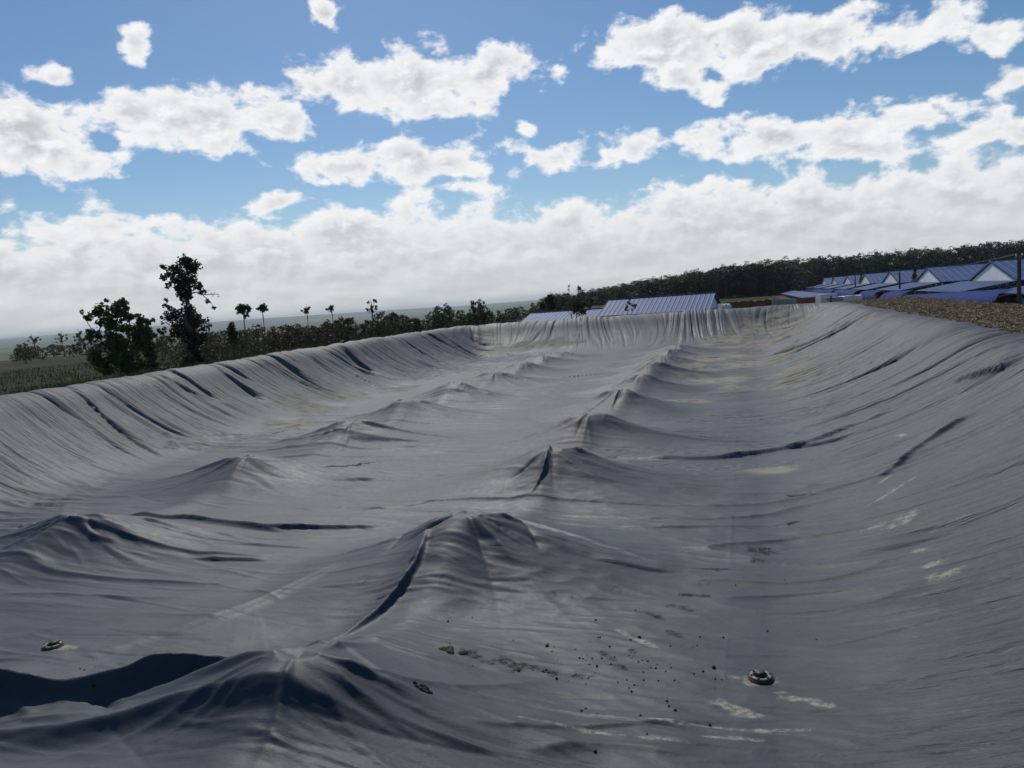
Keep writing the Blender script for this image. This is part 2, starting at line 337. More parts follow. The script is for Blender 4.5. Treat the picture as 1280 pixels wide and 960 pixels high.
# rim is a little uneven, the floor undulates
H += sstep(.8, 1.0, T) * .07 * fbm(GX * .25, GY * .25 + 40, 3) + (1 - sstep(.6, 1, T)) * .03 * fbm(GX * .28 + 7, GY * .5, 3)
floor_m = 1 - sstep(0.05, 0.45, T)
for k, (hx, hy, A) in enumerate(HUMPS):
    rg = np.random.default_rng(100 + k); c = (np.abs(GX - hx) < 6) & (np.abs(GY - hy) < 5.0)
    x = GX[c] - hx; y = GY[c] - hy
    th = np.arctan2(y, x); rr = np.sqrt((x / 1.35)**2 + y**2 + 1e-6)
    Rk = 2.35 + .25 * np.sin(th * 2 + rg.uniform(0, 6)) + .18 * np.sin(th * 3 + rg.uniform(0, 6))
    q = np.clip((rr - .16) / Rk, 0, 1); h = A * (1 - q)**1.75
    env = np.clip(rr / .45, 0, 1) * np.exp(-rr / 1.15) * (1 - sstep(1.5, 2.7, rr))
    for j in range(6 if k else 2):            # tension folds radiating from the top
        a0 = rg.uniform(-np.pi, np.pi); wd = rg.uniform(.06, .20); am = rg.uniform(.02, .085) * (1 if rg.random() < .5 or k == 0 else -1.5) * (.5 if k == 0 else 1); bend = rg.uniform(-.25, .25)
        dth = np.angle(np.exp(1j * (th - a0 - bend * rr)))
        h += am * np.exp(-(np.abs(dth) / (wd * (1.6 if am > 0 else 1))) ** (2.0 if am > 0 else 1.3)) * env * (1.0 if am > 0 else np.exp(-np.clip(rr - .6, 0, 9) / .7))
    for sgn in (1, -1):                       # the taut ridge across the pond and along the row
        y1 = y - .18 * np.sin(x * .7 + k) - rg.uniform(-.05, .05) * x
        h += (x * sgn > 0) * .20 * A * np.exp(-np.abs(x) / 2.1) * np.exp(-(np.abs(y1) / (.16 + .06 * np.abs(x))) ** 1.2) * np.clip(np.abs(x) / .5, 0, 1)
        h += (y * sgn > 0) * .14 * A * np.exp(-np.abs(y) / 2.5) * np.exp(-(np.abs(x + .1 * np.sin(y * 1.2 + k)) / .42) ** 2) * np.clip(np.abs(y) / .5, 0, 1)
    for j in range(26):                       # fine straight tension wrinkles fanning out
        side = rg.choice([0, np.pi, -np.pi / 2, np.pi * .5], p=[.42, .42, .10, .06]); a0 = side + rg.normal() * .38; bd = rg.uniform(-.06, .06)
        uu = x * np.cos(a0) + y * np.sin(a0); pp = -x * np.sin(a0) + y * np.cos(a0) + bd * uu * uu + rg.uniform(-.12, .12)
        am = rg.uniform(.012, .042) * (1 if rg.random() < .6 or k == 0 else -1); Ld = rg.uniform(.8, 2.2) if abs(np.sin(side)) < .5 else rg.uniform(.25, .5)
        h += am * np.exp(-(np.abs(pp) / (.035 + .022 * np.clip(uu, 0, 5))) ** 1.4) * sstep(.1, .7, uu) * np.exp(-np.clip(uu - .5, 0, 9) / Ld)
    edge = 1 - sstep(4.2, 5.8, np.maximum(np.abs(x), np.abs(y) * 1.2))
    H[c] += h * edge
for pts, amp, w1, w2 in FOLDS:
    W2 = [at(*p) for p in pts]; X = np.array([p.x for p in W2]); Y = np.array([p.y for p in W2])
    s = np.concatenate([[0], np.cumsum(np.hypot(np.diff(X), np.diff(Y)))]); n = max(12, int(s[-1] / .25)); ss = np.linspace(0, s[-1], n)
    # smoothed polyline
    X = np.interp(ss, s, X); Y = np.interp(ss, s, Y)
    for _ in range(3):
        X[1:-1] = (X[:-2] + 2 * X[1:-1] + X[2:]) / 4; Y[1:-1] = (Y[:-2] + 2 * Y[1:-1] + Y[2:]) / 4
    mg = 3 * max(w1, w2)
    c = (GX > X.min() - mg) & (GX < X.max() + mg) & (GY > Y.min() - mg) & (GY < Y.max() + mg)
    x = GX[c]; y = GY[c]; best = np.full(x.shape, 1e9); sg = np.zeros(x.shape); ts = np.zeros(x.shape)
    flip = 1 if np.mean(-np.gradient(Y) * (0 - X) + np.gradient(X) * (0 - Y)) > 0 else -1
    for i in range(n - 1):
        ax, ay, bx, by = X[i], Y[i], X[i + 1], Y[i + 1]; dx, dy = bx - ax, by - ay; L2 = dx * dx + dy * dy + 1e-9
        t = np.clip(((x - ax) * dx + (y - ay) * dy) / L2, 0, 1); ex = x - ax - t * dx; ey = y - ay - t * dy; d = ex * ex + ey * ey
        m = d < best; best[m] = d[m]; ts[m] = (i + t[m]) / (n - 1)
        # side: towards the camera (near) or away
        nx, ny = -dy * flip, dx * flip
        sg[m] = np.sign(ex * nx + ey * ny)[m]
    d = np.sqrt(best); wob = 1 + .45 * perlin(ts * s[-1] * .9 + 31 * amp, ts * 0 + 3.3)
    w1 = w1 * .62; prof = np.where(sg > 0, np.exp(-(d / w1) ** 1.5), np.exp(-(d / w2) ** 1.05)); amp = amp * (.68 if amp < .3 else .95)
    H[c] += amp * wob * prof * sstep(0, .30, ts) * sstep(1.0, .68, ts)
# pleats running down the banks: soft bulges between sharp creases
sideL = sstep(.02, .50, tl) * (1 - sstep(.6, 1.0, tf)); sideR = sstep(.0, .42, tr) * (1 - sstep(.6, 1.0, tf)); endF = sstep(.30, .9, tf)
def pleats(s, cross):
    s = s + .9 * perlin(s * .33 + 5, cross * .06) + .22 * perlin(s * 1.1, cross * .13 + 9)
    a = np.abs(perlin(s * .80, cross * .07 + 2)); b = np.abs(perlin(s * 1.9 + 40, cross * .10 + 7)); c2 = np.abs(perlin(s * 4.3 + 11, cross * .16 + 5))
    rough = .7 + .6 * sstep(-.25, .35, perlin(s * .21 + 80, cross * .09))
    deep = np.exp(-(np.abs(perlin(s * .42 + 7, cross * .045)) / .045) ** 1.3)
    return rough * (.13 * np.minimum(a, .45) ** .65 + .115 * np.minimum(b, .4) ** .65 + .055 * np.minimum(c2, .35) ** .75 - .08) - .20 * deep * sstep(-.1, .25, perlin(s * .3 + 33, cross * .2))
yy = GY + .55 * warpy
fade = 1 - .72 * sstep(.85, 1.08, T); distk = .75 + .75 * sstep(8, 40, GY)
H += pleats(yy + .05 * GX, GX) * (sideL * (.7 + .5 * sstep(20, 30, GY)) + sideR * (.28 + 1.0 * sstep(8, 19, GY))) * fade * distk
xx = GX + warpx * .8 + (GY - 54) * (.10 + .55 * perlin(GX * .16, GX * 0 + 8))
H += pleats(xx * 1.1 + 200, GY) * .55 * endF * (1 - .6 * sstep(.95, 1.1, T))
for xs in (-4.3, -12.1):                       # welded panel edges on the far bank
    H += endF * .10 * sstep(-.15, .0, GX - xs - .05 * perlin(GY * 2, GX * 0)) * np.exp(-np.clip(GX - xs, 0, 9) / .8)
# faint creases crossing the floor, and small ripples
cr = perlin(GX * .13 + warpx, (GY + .5 * warpy) * 1.25 + 20); H += floor_m * .042 * np.exp(-(np.abs(cr) / .09) ** 1.2) * sstep(-.25, .1, perlin(GX * .12, GY * .2 + 60))
cr = perlin(GX * .22 + 70, (GY + .35 * GX * .1) * 2.3 + 20); H += floor_m * .013 * (.4 - np.abs(cr)); cr = perlin(GX * .30 + 20, (GY + .12 * GX + .3 * warpy) * 4.2); H += floor_m * .012 * np.minimum(np.abs(cr), .3) ** .7 * sstep(-.3, .3, perlin(GX * .15 + 3, GY * .3))
rip = perlin(GX * 1.6 + .8 * GY, GY * 4.5 + 5 * warpx); H += floor_m * .018 * (.5 - np.abs(rip)) * sstep(-.1, .35, perlin(GX * .2 + 30, GY * .2 + 12))
rip = perlin(GX * .55 + GY * .9, GY * 2.0 - GX * .7); H += floor_m * .007 * rip
for ys in np.arange(9.2, 58, 4.6): H += .007 * np.exp(-((GY - ys - .05 * perlin(GX * .3, GX * 0 + ys)) / (.025 + .001 * ys)) ** 2) * (1 - endF)
for xs in (-.35, -8.1, -15.9): H += .0025 * sstep(-.3, .2, perlin(GY * .4 + xs, GX * 0)) * np.exp(-((GX - xs - .05 * perlin(GY * .3, GX * 0 + xs)) / .03) ** 2)
# short straight creases scattered over the sheet, mostly lying across the pond
rg = np.random.default_rng(21)
for j in range(1500):
    cy = 5 + 34 * rg.random() ** 1.5
    if rg.random() < .55:
        hx, hy, _a = HUMPS[rg.integers(len(HUMPS))]; cx = hx + rg.normal() * 2.2; cy = hy + rg.normal() * 1.1
    else: cx = rg.uniform(-20, 4)
    if cy > 42: continue
    an = rg.normal() * .16 + .02 * (cx + 4); Lc = rg.uniform(.4, 2.2); wc = .016 + .0011 * cy; amc = rg.uniform(.005, .015) * (1 if rg.random() < .6 else -1)
    i0, i1 = np.searchsorted(_y, [cy - .8, cy + .8]); j0, j1 = np.searchsorted(_x, [cx - Lc, cx + Lc])
    if i1 - i0 < 3 or j1 - j0 < 3: continue
    x = GX[i0:i1, j0:j1] - cx; y = GY[i0:i1, j0:j1] - cy; uu = x * math.cos(an) + y * math.sin(an); pp = -x * math.sin(an) + y * math.cos(an) + rg.uniform(-.06, .06) * uu * uu
    H[i0:i1, j0:j1] += amc * np.exp(-(np.abs(pp) / wc) ** 1.3) * np.clip(1 - (uu / Lc) ** 2, 0, 1) ** 2
# near bank: large loose folds at the camera's feet
nb = sstep(.1, .5, tn); f1 = perlin(GX * .35 + 3, GY * 1.5 + .25 * GX); H += nb * .16 * (.45 - np.abs(f1)) + nb * .05 * (.5 - np.abs(perlin(GX * .8, GY * 3.2)))
# tuck the hem into the ground
edge = np.minimum.reduce([GX - (xl - .35 + .12 * perlin(GY * .8, GX * 0)), XR + .35 + .15 * perlin(GY * .9, GX * 0 + 3) - GX, YF + .5 + .1 * perlin(GX * .8, GX * 0 + 1) - GY, GY - .35])
H -= .32 * sstep(.12, -.10, edge)

# ---- stains: dry sand, pale salt, wet mud (shape of their own, in metres on the cover)
def blob(px, py, rx, ry, ang=0):
    p = at(px, py); return (p.x, p.y, rx, ry, R(ang))
def stain(lst, nscale, namp, soft=.35):
    out = np.zeros(GX.shape); nz = fbm(GX * nscale, GY * nscale + 9, 4, .6)
    for (cx, cy, rx, ry, a) in lst:
        c = (np.abs(GX - cx) < 2 * max(rx, ry) + 1) & (np.abs(GY - cy) < 2 * max(rx, ry) + 1)
        x = GX[c] - cx; y = GY[c] - cy; u = (x * math.cos(a) + y * math.sin(a)) / rx; v = (-x * math.sin(a) + y * math.cos(a)) / ry
        out[c] = np.maximum(out[c], sstep(0, soft, 1 - np.sqrt(u * u + v * v) + namp * nz[c]))
    return out
SAND = stain([blob(960,430,4.0,3.0), blob(900,448,3.0,3.0), blob(980,480,2.4,1.6), blob(870,462,1.6,2.0), blob(960,412,3.6,3.2), blob(915,425,2.4,3.0), blob(990,440,2.2,2.6), blob(940,455,3.4,2.6), blob(1000,458,1.5,2.2), blob(900,475,2.8,1.6), blob(850,502,1.6,.8), blob(640,436,3.2,1.4), blob(700,428,2.0,1.2),
  blob(395,512,1.6,2.2), blob(360,532,1.6,1.3), blob(430,498,1.4,2.2), blob(500,487,1.2,2.0), blob(960,590,.9,.35)], .55, 1.1, .8)
SAND2 = stain([blob(800,802,.30,.05,-35), blob(780,792,.14,.05,-45), blob(1130,650,.30,.16,30), blob(1100,658,.34,.06,12), blob(1115,615,.6,.05,40), blob(1105,600,.3,.04,40), blob(1125,548,.26,.07,-60), blob(1165,708,.2,.08,20), blob(1150,690,.14,.07), blob(1180,720,.25,.12,10),
  blob(1000,875,.25,.06,-10), blob(1025,882,.18,.05,-10), blob(915,885,.22,.10,-20), blob(960,915,.4,.04,8), blob(900,925,.4,.03,5), blob(840,908,1.2,.022,1), blob(760,925,.9,.03,2), blob(935,895,.35,.05,5), blob(950,853,.24,.14), blob(975,866,.13,.03,15), blob(920,848,.14,.03,-15), blob(70,811,.22,.11), blob(85,812,.16,.08,-8)], 4.0, 1.15, .6)
SALT = stain([blob(830,570,3.0,.35), blob(900,585,3.2,.5), blob(960,560,2.2,.6), blob(880,548,3.0,.6), blob(930,525,3.0,.9), blob(1000,520,2.0,1.0), blob(250,560,1.8,.7,10), blob(290,548,1.4,.6), blob(620,450,5,3), blob(560,462,3,3), blob(520,470,2,2)], 2.2, 1.3, .5) * sstep(.02, .28, np.abs(perlin(GX * 1.3 + warpx * 3, GY * 3.1)))
WET = stain([blob(600,835,.30,.12,-20), blob(640,838,.32,.12,-15), blob(680,842,.34,.10,0), blob(720,846,.3,.05,5), blob(590,828,.12,.08), blob(755,818,.17,.045,-45), blob(790,815,.15,.045,-40), blob(820,770,.2,.06,-35), blob(838,790,.2,.05,-35), blob(860,762,.24,.07,-20), blob(870,745,.3,.06,-5), blob(950,690,.28,.22), blob(985,655,.3,.08,30), blob(1000,620,.3,.12,-20), blob(945,705,.14,.1), blob(775,835,.1,.07), blob(900,715,.3,.05,5), blob(520,740,.12,.08), blob(480,765,.12,.05), blob(75,625,.6,.12,5), blob(60,632,.5,.15,0)], 5.0, 1.5, .45)
# ring-shaped residue left by dried puddles
ring = np.zeros(GX.shape); rg = np.random.default_rng(5)
for (px, py) in [(455,745),(485,752),(540,768),(615,760),(690,752),(720,752),(770,742),(560,752),(500,790),(820,700),(880,730),(860,690),(640,700),(345,815),(330,825)]:
    p = at(px, py); r0 = rg.uniform(.04, .09); d = np.hypot(GX - p.x, (GY - p.y) / rg.uniform(.8, 1.5)); ring = np.maximum(ring, np.exp(-((d - r0) / .014) ** 2))
WET = np.clip(WET + .55 * ring, 0, 1)

V = np.stack([GX, GY, H], -1).reshape(-1, 3)
idx = np.arange(NYv * NXv).reshape(NYv, NXv)
Fq = np.stack([idx[:-1, :-1], idx[:-1, 1:], idx[1:, 1:], idx[1:, :-1]], -1).reshape(-1, 4)

def cover_mat():
    m, t, b = new_mat('dusty_plastic_sheet', (0.1, 0.1, 0.1), 0.45, 0.38)
    ob = t.node('ShaderNodeTexCoord').outputs['Object']
    def att(n): return t.node('ShaderNodeAttribute', attribute_name=n).outputs['Fac']
    sand, sand2, salt, wet = att('sand'), att('sand_streak'), att('salt'), att('mud')
    dustn = t.noise(ob, 0.35, 6, 0.62); fine = t.noise(ob, 9.0, 5, 0.65); wipe = t.noise(t.vmath('MULTIPLY', ob, (0.7, 3.0, 3.0)), 1.1, 6, 0.65)
    dust = t.math('ADD', t.ramp(dustn, .28, .72), t.math('MULTIPLY', t.math('SUBTRACT', wipe, .5), 1.1), clamp=True)
    sxy = t.node('ShaderNodeSeparateXYZ', {0: ob}); sy = sxy.outputs[1]; dust = t.math('MULTIPLY_ADD', t.ramp(sxy.outputs[0], 1.5, -8.0), .32, t.math('SUBTRACT', dust, .1), clamp=True)
    dust = t.math('MULTIPLY_ADD', t.ramp(sy, 6.0, 22.0), .45, t.math('MULTIPLY', dust, .6), clamp=True)  # paler with distance: grazing sheen put into the colour, on top of the dust
    col = t.mix(dust, COV_DARK, COV_DUST_SHEEN)
    mid = t.noise(ob, 1.7, 7, .72, .4); col = t.mix(t.math('MULTIPLY', t.ramp(mid, .46, .66), .3), col, COV_DUST_SHEEN)
    col = t.mix(t.math('MULTIPLY', t.ramp(t.noise(t.vmath('ADD', ob, (31, 7, 0)), .9, 7, .7, .3), .55, .68), .35), col, COV_DARK)
    col = t.mix(t.math('MULTIPLY', t.ramp(fine, .45, .75), .30), col, COV_DUST_SHEEN)
    brk = t.ramp(t.noise(t.vmath('MULTIPLY', ob, (1.0, 1.1, 1)), 1.1, 8, .75), .32, .54)
    col = t.mix(t.math('MULTIPLY', t.math('MULTIPLY', sand, brk), .85), col, (0.42, 0.37, 0.27))
    brk2 = t.ramp(t.noise(ob, 16, 5, .7), .30, .62)
    col = t.mix(t.math('MULTIPLY', t.math('MULTIPLY', sand2, brk2), .9), col, (0.40, 0.37, 0.27))
    col = t.mix(t.math('MULTIPLY', t.math('MULTIPLY', salt, t.ramp(t.noise(t.vmath('MULTIPLY', ob, (1, 2.4, 1)), 5, 6, .7), .42, .6)), .6), col, (0.30, 0.31, 0.32))
    wetm = t.math('MULTIPLY', wet, t.ramp(t.noise(ob, 14, 6, .78), .36, .56))
    mudc = t.mix(t.ramp(t.noise(t.vmath('ADD', ob, (5, 3, 0)), 30, 5, .75), .40, .58), (0.022, 0.019, 0.013), (0.005, 0.004, 0.003))
    col = t.mix(t.math('MULTIPLY', wetm, .85), col, mudc)
    t.l.new(col, b.inputs['Base Color']); t.l.new(t.math('MULTIPLY_ADD', t.math('MAXIMUM', wetm, t.math('MULTIPLY', sand, .6)), -.32, .38), b.inputs['Specular IOR Level'])
    rg_ = t.math('MULTIPLY_ADD', dust, .14, t.math('MULTIPLY_ADD', fine, .16, COV_ROUGH))
    rg_ = t.math('ADD', rg_, t.math('MULTIPLY', t.math('MAXIMUM', sand, salt), .2), clamp=True)
    t.l.new(rg_, b.inputs['Roughness'])
    s3 = t.node('ShaderNodeSeparateXYZ', {0: ob}); bank = att('bank')
    st = t.noise(t.vmath('MULTIPLY', ob, (.28, 5.0, .3)), 1.7, 5, .62, .3)
    wr = t.noise(t.vmath('MULTIPLY', ob, (1.0, 2.6, 1.0)), 3.2, 5, .6, .6); wr2 = t.noise(ob, 28, 4, .6)
    fb = t.noise(t.vmath('MULTIPLY', ob, (.9, 2.2, 1.0)), 1.3, 7, .68, 1.2)
    bm0 = t.node('ShaderNodeBump', {'Strength': .55, 'Distance': .10, 'Height': t.math('MULTIPLY', bank, st)})
    bm = t.node('ShaderNodeBump', {'Strength': .16, 'Distance': .05, 'Height': t.math('MULTIPLY_ADD', wr, .6, fb), 'Normal': bm0.outputs[0]})
    bm2 = t.node('ShaderNodeBump', {'Strength': .15, 'Distance': .008, 'Height': wr2, 'Normal': bm.outputs[0]})
    t.l.new(bm2.outputs[0], b.inputs['Normal']); return m
COV_DARK, COV_DUST_SHEEN, COV_ROUGH = (0.025, 0.030, 0.037), (0.096, 0.101, 0.107), 0.43
me = np_mesh('pond_cover', V, Fq, cover_mat(), True)
for nm, arr in (('sand', SAND), ('sand_streak', SAND2), ('salt', SALT), ('mud', WET), ('bank', np.clip(sideL + sideR, 0, 1))):
    a = me.attributes.new(nm, 'FLOAT', 'POINT'); a.data.foreach_set('value', arr.astype(np.float32).ravel())
cover = link(bpy.data.objects.new('pond_cover', me))
tag(cover, 'huge dusty grey plastic sheet sagging over the lagoon, pleated on its banks', 'pond cover')
def cover_z(x, y):
    i = int(np.clip(np.searchsorted(_y, y), 1, NYv - 1)); j = int(np.clip(np.searchsorted(_x, x), 1, NXv - 1))
    fy = (y - _y[i - 1]) / (_y[i] - _y[i - 1]); fx = (x - _x[j - 1]) / (_x[j] - _x[j - 1])
    return float((H[i-1, j-1] * (1 - fx) + H[i-1, j] * fx) * (1 - fy) + (H[i, j-1] * (1 - fx) + H[i, j] * fx) * fy)

# ------------------------------------------------------------------ ground
def ground_h(x, y):
    x = np.asarray(x, float); y = np.asarray(y, float)
    xl = xl_at(y); dl = np.clip(xl - x, 0, 1e6); dr = np.clip(x - XR, 0, 1e6); df = np.clip(y - YF, 0, 1e6)
    drop = np.maximum.reduce([.95 * sstep(.6, 6, dl), 1.95 * sstep(4.6, 9.5, dr) * sstep(-3, 8, y), 1.25 * sstep(.7, 7, df)])
    din0 = np.minimum.reduce([x - xl, XR - x, YF - y, y - YN])
    z = 2.24 - drop - .16 * sstep(-1.6, -.2, din0) * (x < XR - .5) - .28 * sstep(-.55, .1, din0) * (x > XR - 3)
    din = np.minimum.reduce([x - xl, XR - x, YF - y, y - YN])
    z = z - 3.6 * sstep(.35, 2.2, din)
    z = z + (.08 * fbm(x * .35, y * .35, 3) * sstep(.3, 2.0, -din))
    r = np.hypot(x, y); a = np.degrees(np.arctan2(x, y))
    left = sstep(-9, -22, a) * sstep(-170, -120, a)
    z = z - (26 * sstep(90, 800, r) + 6 * sstep(800, 3000, r)) * left - 10 * sstep(320, 900, r) * (1 - left)
    z = z + (1.2 * fbm(x * .006, y * .006, 3) * sstep(60, 200, r) + 9 * fbm(x * .0011, y * .0011, 3) * sstep(500, 2500, r))
    z = z + sstep(5200, 8500, r) * (58 * np.clip(fbm(x * .00022 + 3, y * .00022, 4) + .28, 0, 1) + 14)
    return z
def gz(x, y): return float(ground_h(x, y))
def axis(lo, hi, step, far, grow=1.09):
    a = list(np.arange(lo, hi + 1e-6, step)); s = step
    while a[-1] < far: s *= grow; a.append(a[-1] + s)
    s = step; b = []
    p = lo
    while p > -far: s *= grow; p -= s; b.append(p)
    return np.array(b[::-1] + a)
gx_, gy_ = axis(-46, 34, .5, 13000), axis(-8, 84, .5, 13000)
AX, AY = np.meshgrid(gx_, gy_); AZ = ground_h(AX, AY)
gi = np.arange(AX.size).reshape(AX.shape)
gq = np.stack([gi[:-1, :-1], gi[:-1, 1:], gi[1:, 1:], gi[1:, :-1]], -1).reshape(-1, 4)
def ground_mat():
    m, t, b = new_mat('field_ground', (0.1, 0.1, 0.05), 0.95, 0.1)
    ob = t.node('ShaderNodeTexCoord').outputs['Object']
    def att(n): return t.node('ShaderNodeAttribute', attribute_name=n).outputs['Fac']
    n1 = t.noise(ob, .09, 6, .6); n2 = t.noise(ob, 1.6, 6, .7); n3 = t.noise(t.vmath('MULTIPLY', ob, (1, .35, 1)), .02, 4, .6)
    green = t.mix(t.ramp(n2, .3, .7), (0.022, 0.036, 0.010), (0.05, 0.066, 0.02)); brown = t.mix(n2, (0.055, 0.044, 0.024), (0.10, 0.078, 0.045))
    near = t.mix(t.ramp(t.math('ADD', n1, t.math('MULTIPLY', att('dry'), .24)), .55, .75), green, brown)
    vo = t.node('ShaderNodeTexVoronoi', {'Vector': t.vmath('MULTIPLY', ob, (1, .55, 0)), 'Scale': .0032, 'Randomness': .9})
    cs = t.node('ShaderNodeSeparateColor', {0: vo.outputs['Color']})
    f1 = t.mix(cs.outputs[0], (0.06, 0.10, 0.03), (0.15, 0.18, 0.065)); f2 = t.mix(cs.outputs[1], f1, (0.16, 0.14, 0.085))
    wood = t.ramp(t.noise(t.vmath('MULTIPLY', ob, (1, .5, 0)), .0045, 6, .62), .50, .56)
    far = t.mix(t.ramp(cs.outputs[2], .55, .6), f1, f2); far = t.mix(t.math('MULTIPLY', wood, .85), far, (0.02, 0.032, 0.015))
    col = t.mix(att('far'), near, far)
    soil = t.mix(t.ramp(n2, .3, .7), (0.10, 0.068, 0.036), (0.19, 0.135, 0.078))
    col = t.mix(att('soil'), col, soil)
    dustc = t.mix(n2, (0.20, 0.17, 0.13), (0.32, 0.28, 0.22)); col = t.mix(att('hem'), col, dustc)
    t.l.new(col, b.inputs['Base Color'])
    t.l.new(t.node('ShaderNodeBump', {'Strength': .7, 'Distance': .12, 'Height': n2}).outputs[0], b.inputs['Normal']); return m
gme = np_mesh('ground', np.stack([AX, AY, AZ], -1).reshape(-1, 3), gq, ground_mat(), True)
rr = np.hypot(AX, AY); dln = xl_at(AY) - AX; dout = np.maximum.reduce([dln, AX - XR, AY - YF, YN - AY])
for nm, arr in (('far', sstep(140, 420, rr)), ('dry', sstep(20, 48, dln + 5 * fbm(AX * .1, AY * .1, 2)) * .8),
                ('soil', sstep(-.5, .6, AX - XR) * (1 - sstep(300, 600, rr)) + sstep(20, 26, AX) * 0), ('hem', sstep(1.5, .4, dout) * (AX < XR - .2))):
    a = gme.attributes.new(nm, 'FLOAT', 'POINT'); a.data.foreach_set('value', np.clip(arr, 0, 1).astype(np.float32).ravel())
tag(link(bpy.data.objects.new('ground', gme)), kind='structure')

# ------------------------------------------------------------------ placing by depth
FWD = Vector((-math.sin(YAW), math.cos(YAW), 0)); RGT = Vector((math.cos(YAW), math.sin(YAW), 0))
def place(px, depth, py=None):
    """ground point seen in column px (taken at the horizon) at a given horizontal distance along the view"""
    y0 = (424 - .0734 * px) if py is None else py
    d = pix_dir(px, y0); k = depth / d.dot(FWD); p = CAM_POS + d * k
    return Vector((p.x, p.y, gz(p.x, p.y)))
def quads_leaves(cent, size, rg, aspect=.6, droop=0.0):
    n = len(cent); u = rg.normal(size=(n, 3)); u[:, 2] -= droop; u /= np.linalg.norm(u, axis=1)[:, None]
    r = rg.normal(size=(n, 3)); v = np.cross(u, r); v /= np.linalg.norm(v, axis=1)[:, None] + 1e-9
    s = (size * rg.uniform(.6, 1.4, n))[:, None]
    P0 = cent - u * s * .5; P1 = cent + v * s * aspect * .5; P2 = cent + u * s * .5; P3 = cent - v * s * aspect * .5
    vs = np.stack([P0, P1, P2, P3], 1).reshape(-1, 3); return vs, np.arange(n * 4).reshape(n, 4)
def cluster_pts(rg, c, rad, n):
    p = rg.normal(size=(n, 3)); p /= np.linalg.norm(p, axis=1)[:, None]; p *= (rg.uniform(0, 1, n) ** .45)[:, None]
    return np.array(c) + p * np.array(rad)

# tree drawn from its own outline in the photograph, at its own distance, in metres
def outline_tree(name, label, cat, base_px, depth, clusters, limbs, leaf, dens, lsize, bark='bark', group=None, seed=1, depth_k=1.0):
    rg = np.random.default_rng(seed); bp = place(base_px[0], depth); k = depth / F_PX
    ca, sa = math.cos(-ROLL), math.sin(-ROLL)
    hz = 424 - .0734 * base_px[0]; z_base_px = base_px[1]
    zb = CAM_POS.z - (z_base_px - hz) * k            # height of that pixel at this depth
    root = empty(name, (bp.x, bp.y, bp.z))
    def loc(px, py, dd=0.0):
        a = px - base_px[0]; b = py - base_px[1]; lat = (a * ca - b * sa) * k; hh = (-a * sa - b * ca) * k
        return RGT * lat + FWD * dd + Vector((0, 0, zb - bp.z + hh))
    mb = MB()
    for pts in limbs:
        pp = []; rd = []
        for i, (px, py, r_) in enumerate(pts):
            pp.append(loc(px, py, 0 if i == 0 else rg.normal() * .12 * i)); rd.append(r_ * k)
        if pts is limbs[0]: pp.insert(0, Vector((pp[0].x, pp[0].y, -.15))); rd.insert(0, rd[0] * 1.15)
        mb.tube(pp, rd, 6)
    mb.build('trunk', M[bark], root)
    cs = []
    for (px, py, r_) in clusters:
        c = loc(px, py, rg.normal() * r_ * k * .6 * depth_k); n = max(14, int(3.3 * dens * (r_ * k) ** 2))
        sub = max(1, int(n / 14))
        for _ in range(sub):                              # small tufts with gaps between
            cc = cluster_pts(rg, c, (r_ * k,) * 3, 1)[0]; cs.append(cluster_pts(rg, cc, (.30 * r_ * k + .08,) * 3, 14))
    if cs:
        vs, fs = quads_leaves(np.concatenate(cs), lsize, rg, .62, .3)
        link(bpy.data.objects.new('crown', np_mesh('crown', vs, fs, M[leaf])), root)
    tag(root, label, cat, group); return root
outline_tree('vine_tree', 'tall dark tree wrapped in climbing vines beyond the left rim', 'tree', (241, 458), 40,
  [(228,331,12),(219,338,8),(238,336,9),(224,349,11),(239,350,9),(231,361,11),(245,360,6),(206,335,4),(204,350,4),(209,357,4),(228,374,8),(232,387,8),(206,375,3),(205,383,3),(216,392,9),(207,398,7),(228,399,12),(242,398,9),(247,407,8),(235,415,13),(221,411,11),(199,416,5),(241,427,11),(236,441,10),(243,450,8),(228,452,7),(256,378,3),(264,386,2),(250,364,4),(222,362,7),(213,345,5),(252,420,5),(214,420,6)],
  [[(241,458,4.0),(238,430,3.6),(234,400,3.0),(231,370,2.4),(228,345,1.5),(227,330,.6)],[(233,392,1.6),(222,396,1.2),(208,398,.7)],[(232,368,1.2),(244,366,.8),(252,369,.6),(261,368,.4),(268,372,.3),(274,371,.2)],[(252,369,.35),(259,363,.2),(264,363,.12)],[(261,368,.3),(268,365,.12)],[(230,355,1.1),(214,350,.7),(204,336,.4)],[(236,405,1.3),(246,405,.8)],[(262,372,.4),(266,366,.2)],[(250,368,.5),(262,380,.3),(265,388,.2)]], 'leaf_vine', 560, .16, seed=3)
outline_tree('spreading_shrub', 'broad leafy green shrub with thin stems beside the tall vine tree', 'shrub', (145, 474), 36,
  [(112,393,8),(125,391,9),(140,387,10),(153,384,8),(160,394,9),(172,402,7),(183,402,4),(121,405,11),(137,404,11),(115,420,9),(128,430,15),(146,429,13),(166,414,13),(176,420,13),(179,435,12),(160,445,15),(140,452,17),(120,448,11),(105,447,7),(156,460,13),(176,455,11),(132,378,3),(154,377,3),(100,389,2),(190,400,2),(122,462,9),(150,412,8)],
  [[(145,474,2.2),(142,450,1.8),(134,425,1.2),(128,400,.7),(118,385,.35)],[(143,455,1.4),(155,425,.9),(158,395,.5),(156,376,.25)],[(143,452,1.2),(168,430,.8),(180,405,.4)],[(134,425,.8),(142,395,.5),(134,377,.25)],[(134,428,.8),(112,410,.5),(100,388,.25)],[(128,405,.5),(121,380,.2)]], 'leaf_mid', 430, .20, seed=5)
